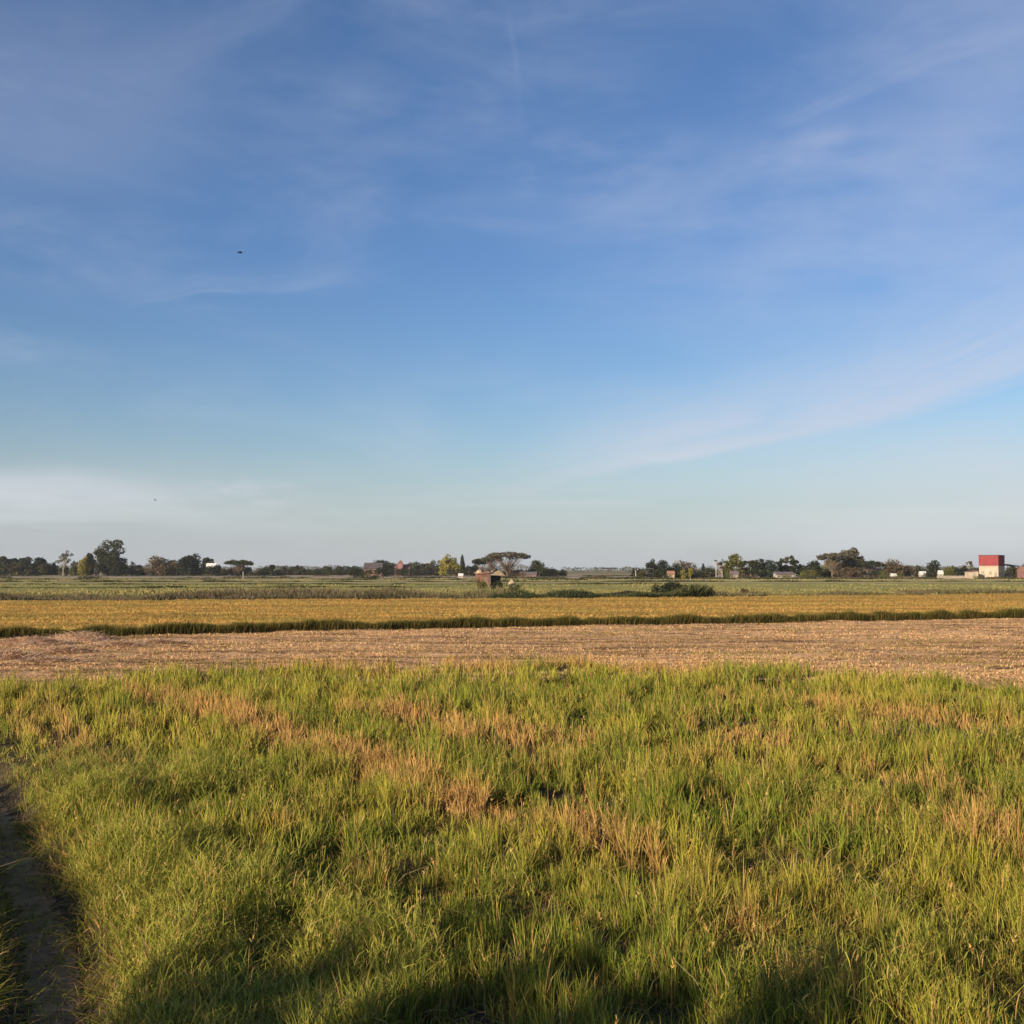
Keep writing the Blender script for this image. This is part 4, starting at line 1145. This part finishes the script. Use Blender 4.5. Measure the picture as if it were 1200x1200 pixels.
# open shelter right of the building
s0, _, szt = at_dist(1176.5, 661, 318); s1 = at_dist(1192, 661, 318)[0]
e = empty('shelter', (s0, 318, 0)); tag(e, 'open shelter with thin dark roof on posts right of the red topped building', 'shelter')
wd = s1 - s0
rf = MB(); rf.add([(0, -2, szt - .25), (wd, -2, szt - .75), (wd, 3, szt - .75), (0, 3, szt - .25), (0, -2, szt), (wd, -2, szt - .5), (wd, 3, szt - .5), (0, 3, szt)],
                [(0, 3, 2, 1), (4, 5, 6, 7), (0, 1, 5, 4), (1, 2, 6, 5), (2, 3, 7, 6), (3, 0, 4, 7)]); rf.build('roof', M_DKROOF, e)
for x in (.2, wd - .3):
    for y_ in (-1.8, 2.7):
        MB().box(x, x + .16, y_, y_ + .16, -.1, szt - .2 - .5 * x / wd).build('post', M_PALE, e)
MB().box(.4, wd - .4, 2.4, 2.6, -.1, 1.3).build('back_wall', M_PALE, e)
# pale boundary wall
b0 = at_dist(1098, 676, 316); b1 = at_dist(1137, 676, 316)
e = MB().box(0, b1[0] - b0[0], 0, .2, -.1, .95); eo = e.build('boundary_wall', M_PALE)
eo.location = (b0[0], 316, 0)
MB().box(-.03, b1[0] - b0[0] + .03, -.04, .24, .952, 1.03).build('coping', M_WHITE, eo)
tag(eo, 'long low pale wall left of the red topped building', 'wall')

# field hut in the middle distance
def field_hut():
    D = 172.0
    x0, _, _ = at_dist(558, 680, D); x1 = at_dist(589, 680, D)[0]; wd = x1 - x0
    base = 0.12; e = empty('field_hut', (x0, D, base), math.radians(9)); tag(e, 'small red brown field hut with ragged thatch and open dark side', 'hut')
    zt = at_dist(575, 666, D)[2] - base
    lw = wd * .48; d = 2.6
    MB().box(0.05, lw, -d / 2, d / 2, -.1, zt * .68).build('wall', M_BRICK, e)
    # thatched pitched roof over the open right half, rusty tin over the closed left half
    lf = MB(); lf.add([(-.15, -d / 2 - .25, zt * .66), (lw + .05, -d / 2 - .25, zt * .74), (lw + .05, d / 2 + .25, zt * .84), (-.15, d / 2 + .25, zt * .74),
                       (-.15, -d / 2 - .25, zt * .70), (lw + .05, -d / 2 - .25, zt * .78), (lw + .05, d / 2 + .25, zt * .88), (-.15, d / 2 + .25, zt * .78)],
                      [(0, 3, 2, 1), (4, 5, 6, 7), (0, 1, 5, 4), (1, 2, 6, 5), (2, 3, 7, 6), (3, 0, 4, 7)]); lf.build('tin_roof', M_RUST, e)
    a0, a1 = lw + .06, wd + .1; mid = (a0 + a1) / 2 - .15
    th = MB(); th.add([(a0 - .2, -d / 2 - .2, zt * .62), (a1 + .2, -d / 2 - .2, zt * .58), (a1 + .2, d / 2 + .2, zt * .58), (a0 - .2, d / 2 + .2, zt * .62), (mid, -.3, zt), (mid + .5, .5, zt * .97)],
                      [(3, 2, 1, 0), (0, 1, 5, 4), (1, 2, 5), (2, 3, 4, 5), (3, 0, 4)]); th.build('thatch_roof', M_THATCH, e)
    for x in (lw + .12, wd - .15):
        for y_ in (-d / 2 + .08, d / 2 - .1):
            MB().tube((x, y_, -.1), (x, y_, zt * .62), .06, .05).build('post', M_WOOD, e)
    MB().box(lw + .2, wd - .25, -.1, .1 + d / 2 - .3, .5, .6).build('bench', M_WOOD, e)
    MB().box(lw + .1, wd - .1, d / 2 - .06, d / 2, .05, zt * .6).build('back_wall', M_HUT_SHADE, e)  # back wall coloured near-black, painting the shade of the open half
    MB().box(lw * .55, lw * .85, -d / 2 - .04, -d / 2 - .003, .1, 1.5).build('door', M_WOOD, e)
field_hut()
def straw_on_hut():
    hut = [o for o in C.objects if o.name == 'field_hut'][0]
    m = mound('straw_bundle', 0, 0, .75, .9, .75, 77, M_THATCH); m.parent = hut; m.location = (.55, 0, 2.15)
straw_on_hut()
near_bush(563, 15, 678, 690, 'olive', 'olive bush half covering the left wall of the hut')
near_bush(583, 16, 679, 692, 'dark', 'dark bush at the open right side of the hut')
near_bush(604, 16, 684, 696, 'mid', 'green bush beside the straw stack')
def sacks(X, D, r, zz, lab):
    x, y, z = at_dist(X, zz, D)
    m = mound('straw_stack', 0, 0, r, r * .8, z * 1.05, int(X), M_THATCH); m.location = (x, y, .1); tag(m, lab, 'straw stack')
sacks(600, 180, .8, 679, 'small straw stack standing right of the field hut')

# posts in the fields
def post(X, Yt, D, lab):
    x, y, z = at_dist(X, Yt, D)
    p = MB().tube((0, 0, -.2), (0, 0, z), .13, .11, 8).build('post', M_WHITE); p.location = (x, y, 0)
    c = MB().tube((0, 0, z + .002), (0, 0, z + .10), .16, .10, 8).build('cap', M_WHITE, p)
    tag(p, lab, 'post')
post(839, 661, 335, 'tall white post left of the thin leafed brown tree')
post(285, 670, 300, 'short pale post in the dry field under the lone flat topped tree')
post(745, 669, 300, 'pale post at the left end of the central clump')

# ------------------------------------------------------------------ birds
M_BIRD = principled('dark_plumage', (0.012, 0.013, 0.018), 0.6)
def bird(X, Y, D, span, label, roll=0.0, rz=0.0):
    """small bird in level flight, wings half raised"""
    x, y, z = at_dist(X, Y, D)
    s = span / 2
    mb = MB(); n = 8; prof = [(-.62, .01), (-.45, .06), (-.2, .13), (.05, .15), (.25, .11), (.36, .10), (.46, .085), (.54, .03), (.66, .004)]
    vs = []; fs = []
    for (u, r) in prof:
        for i in range(n):
            a = 2 * PI * i / n; vs.append((u * s, math.cos(a) * r * s, math.sin(a) * r * s * .95 + (.03 * s if u > .3 else 0)))
    for j in range(len(prof) - 1):
        for i in range(n):
            fs.append((j * n + i, j * n + (i + 1) % n, (j + 1) * n + (i + 1) % n, (j + 1) * n + i))
    fs += [tuple(range(n))[::-1], tuple(range((len(prof) - 1) * n, len(prof) * n))]
    mb.add(vs, fs)
    for sg in (-1, 1):       # wings: bent, swept back, joined into the body
        w0 = [(.22, 0, .05), (-.12, 0, .05)]; w1 = [(.30, .45 * sg, .26), (-.08, .45 * sg, .22)]; w2 = [(.02, .98 * sg, .18), (-.10, .92 * sg, .17)]
        pts = []
        for (a, b) in (w0, w1, w2):
            for p in (a, b):
                pts.append((p[0] * s, p[1] * s, p[2] * s)); pts.append((p[0] * s, p[1] * s, p[2] * s - .015 * s))
        mb.add(pts, [(0, 2, 6, 4), (1, 5, 7, 3), (4, 6, 10, 8), (5, 9, 11, 7), (0, 4, 5, 1), (4, 8, 9, 5), (2, 3, 7, 6), (6, 7, 11, 10), (8, 10, 11, 9)])
    mb.add([(-.55 * s, -.03 * s, .01 * s), (-.55 * s, .03 * s, .01 * s), (-.95 * s, .14 * s, .0), (-.82 * s, 0, .0), (-.95 * s, -.14 * s, .0)], [(0, 1, 2, 3), (0, 3, 4)])
    o = mb.build('bird', M_BIRD, None, False)
    o.location = (x, y, z); o.rotation_euler = (roll, 0, rz)
    tag(o, label, 'bird')
bird(281, 296, 40, .38, 'small dark bird flying high in the upper left of the sky', .25, math.radians(35))
bird(182, 586, 110, .55, 'faint tiny bird low over the left horizon', .3, math.radians(160))

# ------------------------------------------------------------------ shrubs on the bank behind the camera (they throw the shadows at the bottom)
def bank_shrub(x, y, R, H, seed, label):
    e = empty('shrub', (x, y, 1.1)); tag(e, label, 'shrub', 'shrubs on the bank behind the photographer')
    rng = np.random.default_rng(seed); cen = []; rad = []; tr = MB()
    for i in range(22):
        a = rng.uniform(0, 2 * PI); rr = R * .8 * math.sqrt(rng.uniform(0, 1)); f = rng.uniform(.15, .93)
        c = (math.cos(a) * rr * (1.3 - .5 * f), math.sin(a) * rr, H * f); cen.append(c); rad.append((R * rng.uniform(.2, .42), R * rng.uniform(.2, .42), H * rng.uniform(.07, .16))); tr.tube((c[0] * .2, c[1] * .2, -.1), c, .025, .008)
    q = leaf_cards(cen, rad, 2300, .05, rng, .1, cA=PAL['mid'][0], cB=PAL['mid'][1])
    np_mesh('foliage', q[0], q[1], q[2], q[3], M_LEAF, q[4], e); tr.build('stem', M_BARK, e)
def shadow_shrub(X, Y, R, seed, lab, back=2.6, z=.35):
    sx, sy = at_ground(X, Y, z); t = sy + back
    bank_shrub(sx - t * math.tan(SUN_BACK), -back, R, z + t / math.cos(SUN_BACK) * math.tan(SUN_EL) - 1.1, seed, lab)
shadow_shrub(1085, 1045, .45, 1, 'tallest shrub of the row, at its right end')
shadow_shrub(1010, 1120, .5, 2, 'shrub joined to the left side of the tallest one')
shadow_shrub(860, 1105, .5, 8, 'rounded shrub right of the middle of the row', 2.9)
shadow_shrub(640, 1120, .55, 6, 'narrow shrub in the middle of the row', 2.9)
shadow_shrub(570, 1125, .5, 10, 'low shrub left of the middle of the row', 2.6)
shadow_shrub(745, 1135, .55, 11, 'low bushy shrub right of the middle of the row', 2.5)
shadow_shrub(480, 1085, .55, 4, 'broad shrub in the left half of the row')
shadow_shrub(350, 1085, .5, 5, 'tall shrub at the left end of the row', 3.0)

# ------------------------------------------------------------------ thin evening haze
hm = bpy.data.materials.new('haze'); hm.use_nodes = True
ht = NT(hm.node_tree); ht.n.clear()
ho_ = ht.new('ShaderNodeOutputMaterial'); hv_ = ht.new('ShaderNodeVolumePrincipled')
hv_.inputs['Color'].default_value = (0.80, 0.85, 0.95, 1); hv_.inputs['Density'].default_value = 0.00009
ht.l.new(hv_.outputs[0], ho_.inputs['Volume'])
hb = MB().box(-1900, 1900, -120, 2400, -1.5, 26).build('haze', hm); hb['kind'] = 'stuff'
hb['label'] = 'thin pale haze over the plain'; hb['category'] = 'haze'
S.cycles.volume_bounces = 0

# ------------------------------------------------------------------ render settings
S.render.engine = 'CYCLES'
S.view_settings.view_transform = 'Standard'
S.view_settings.look = 'None'
S.view_settings.exposure = 0.75
S.view_settings.gamma = 1.0
S.cycles.max_bounces = 5
S.cycles.diffuse_bounces = 3
S.cycles.transmission_bounces = 3
S.cycles.transparent_max_bounces = 4
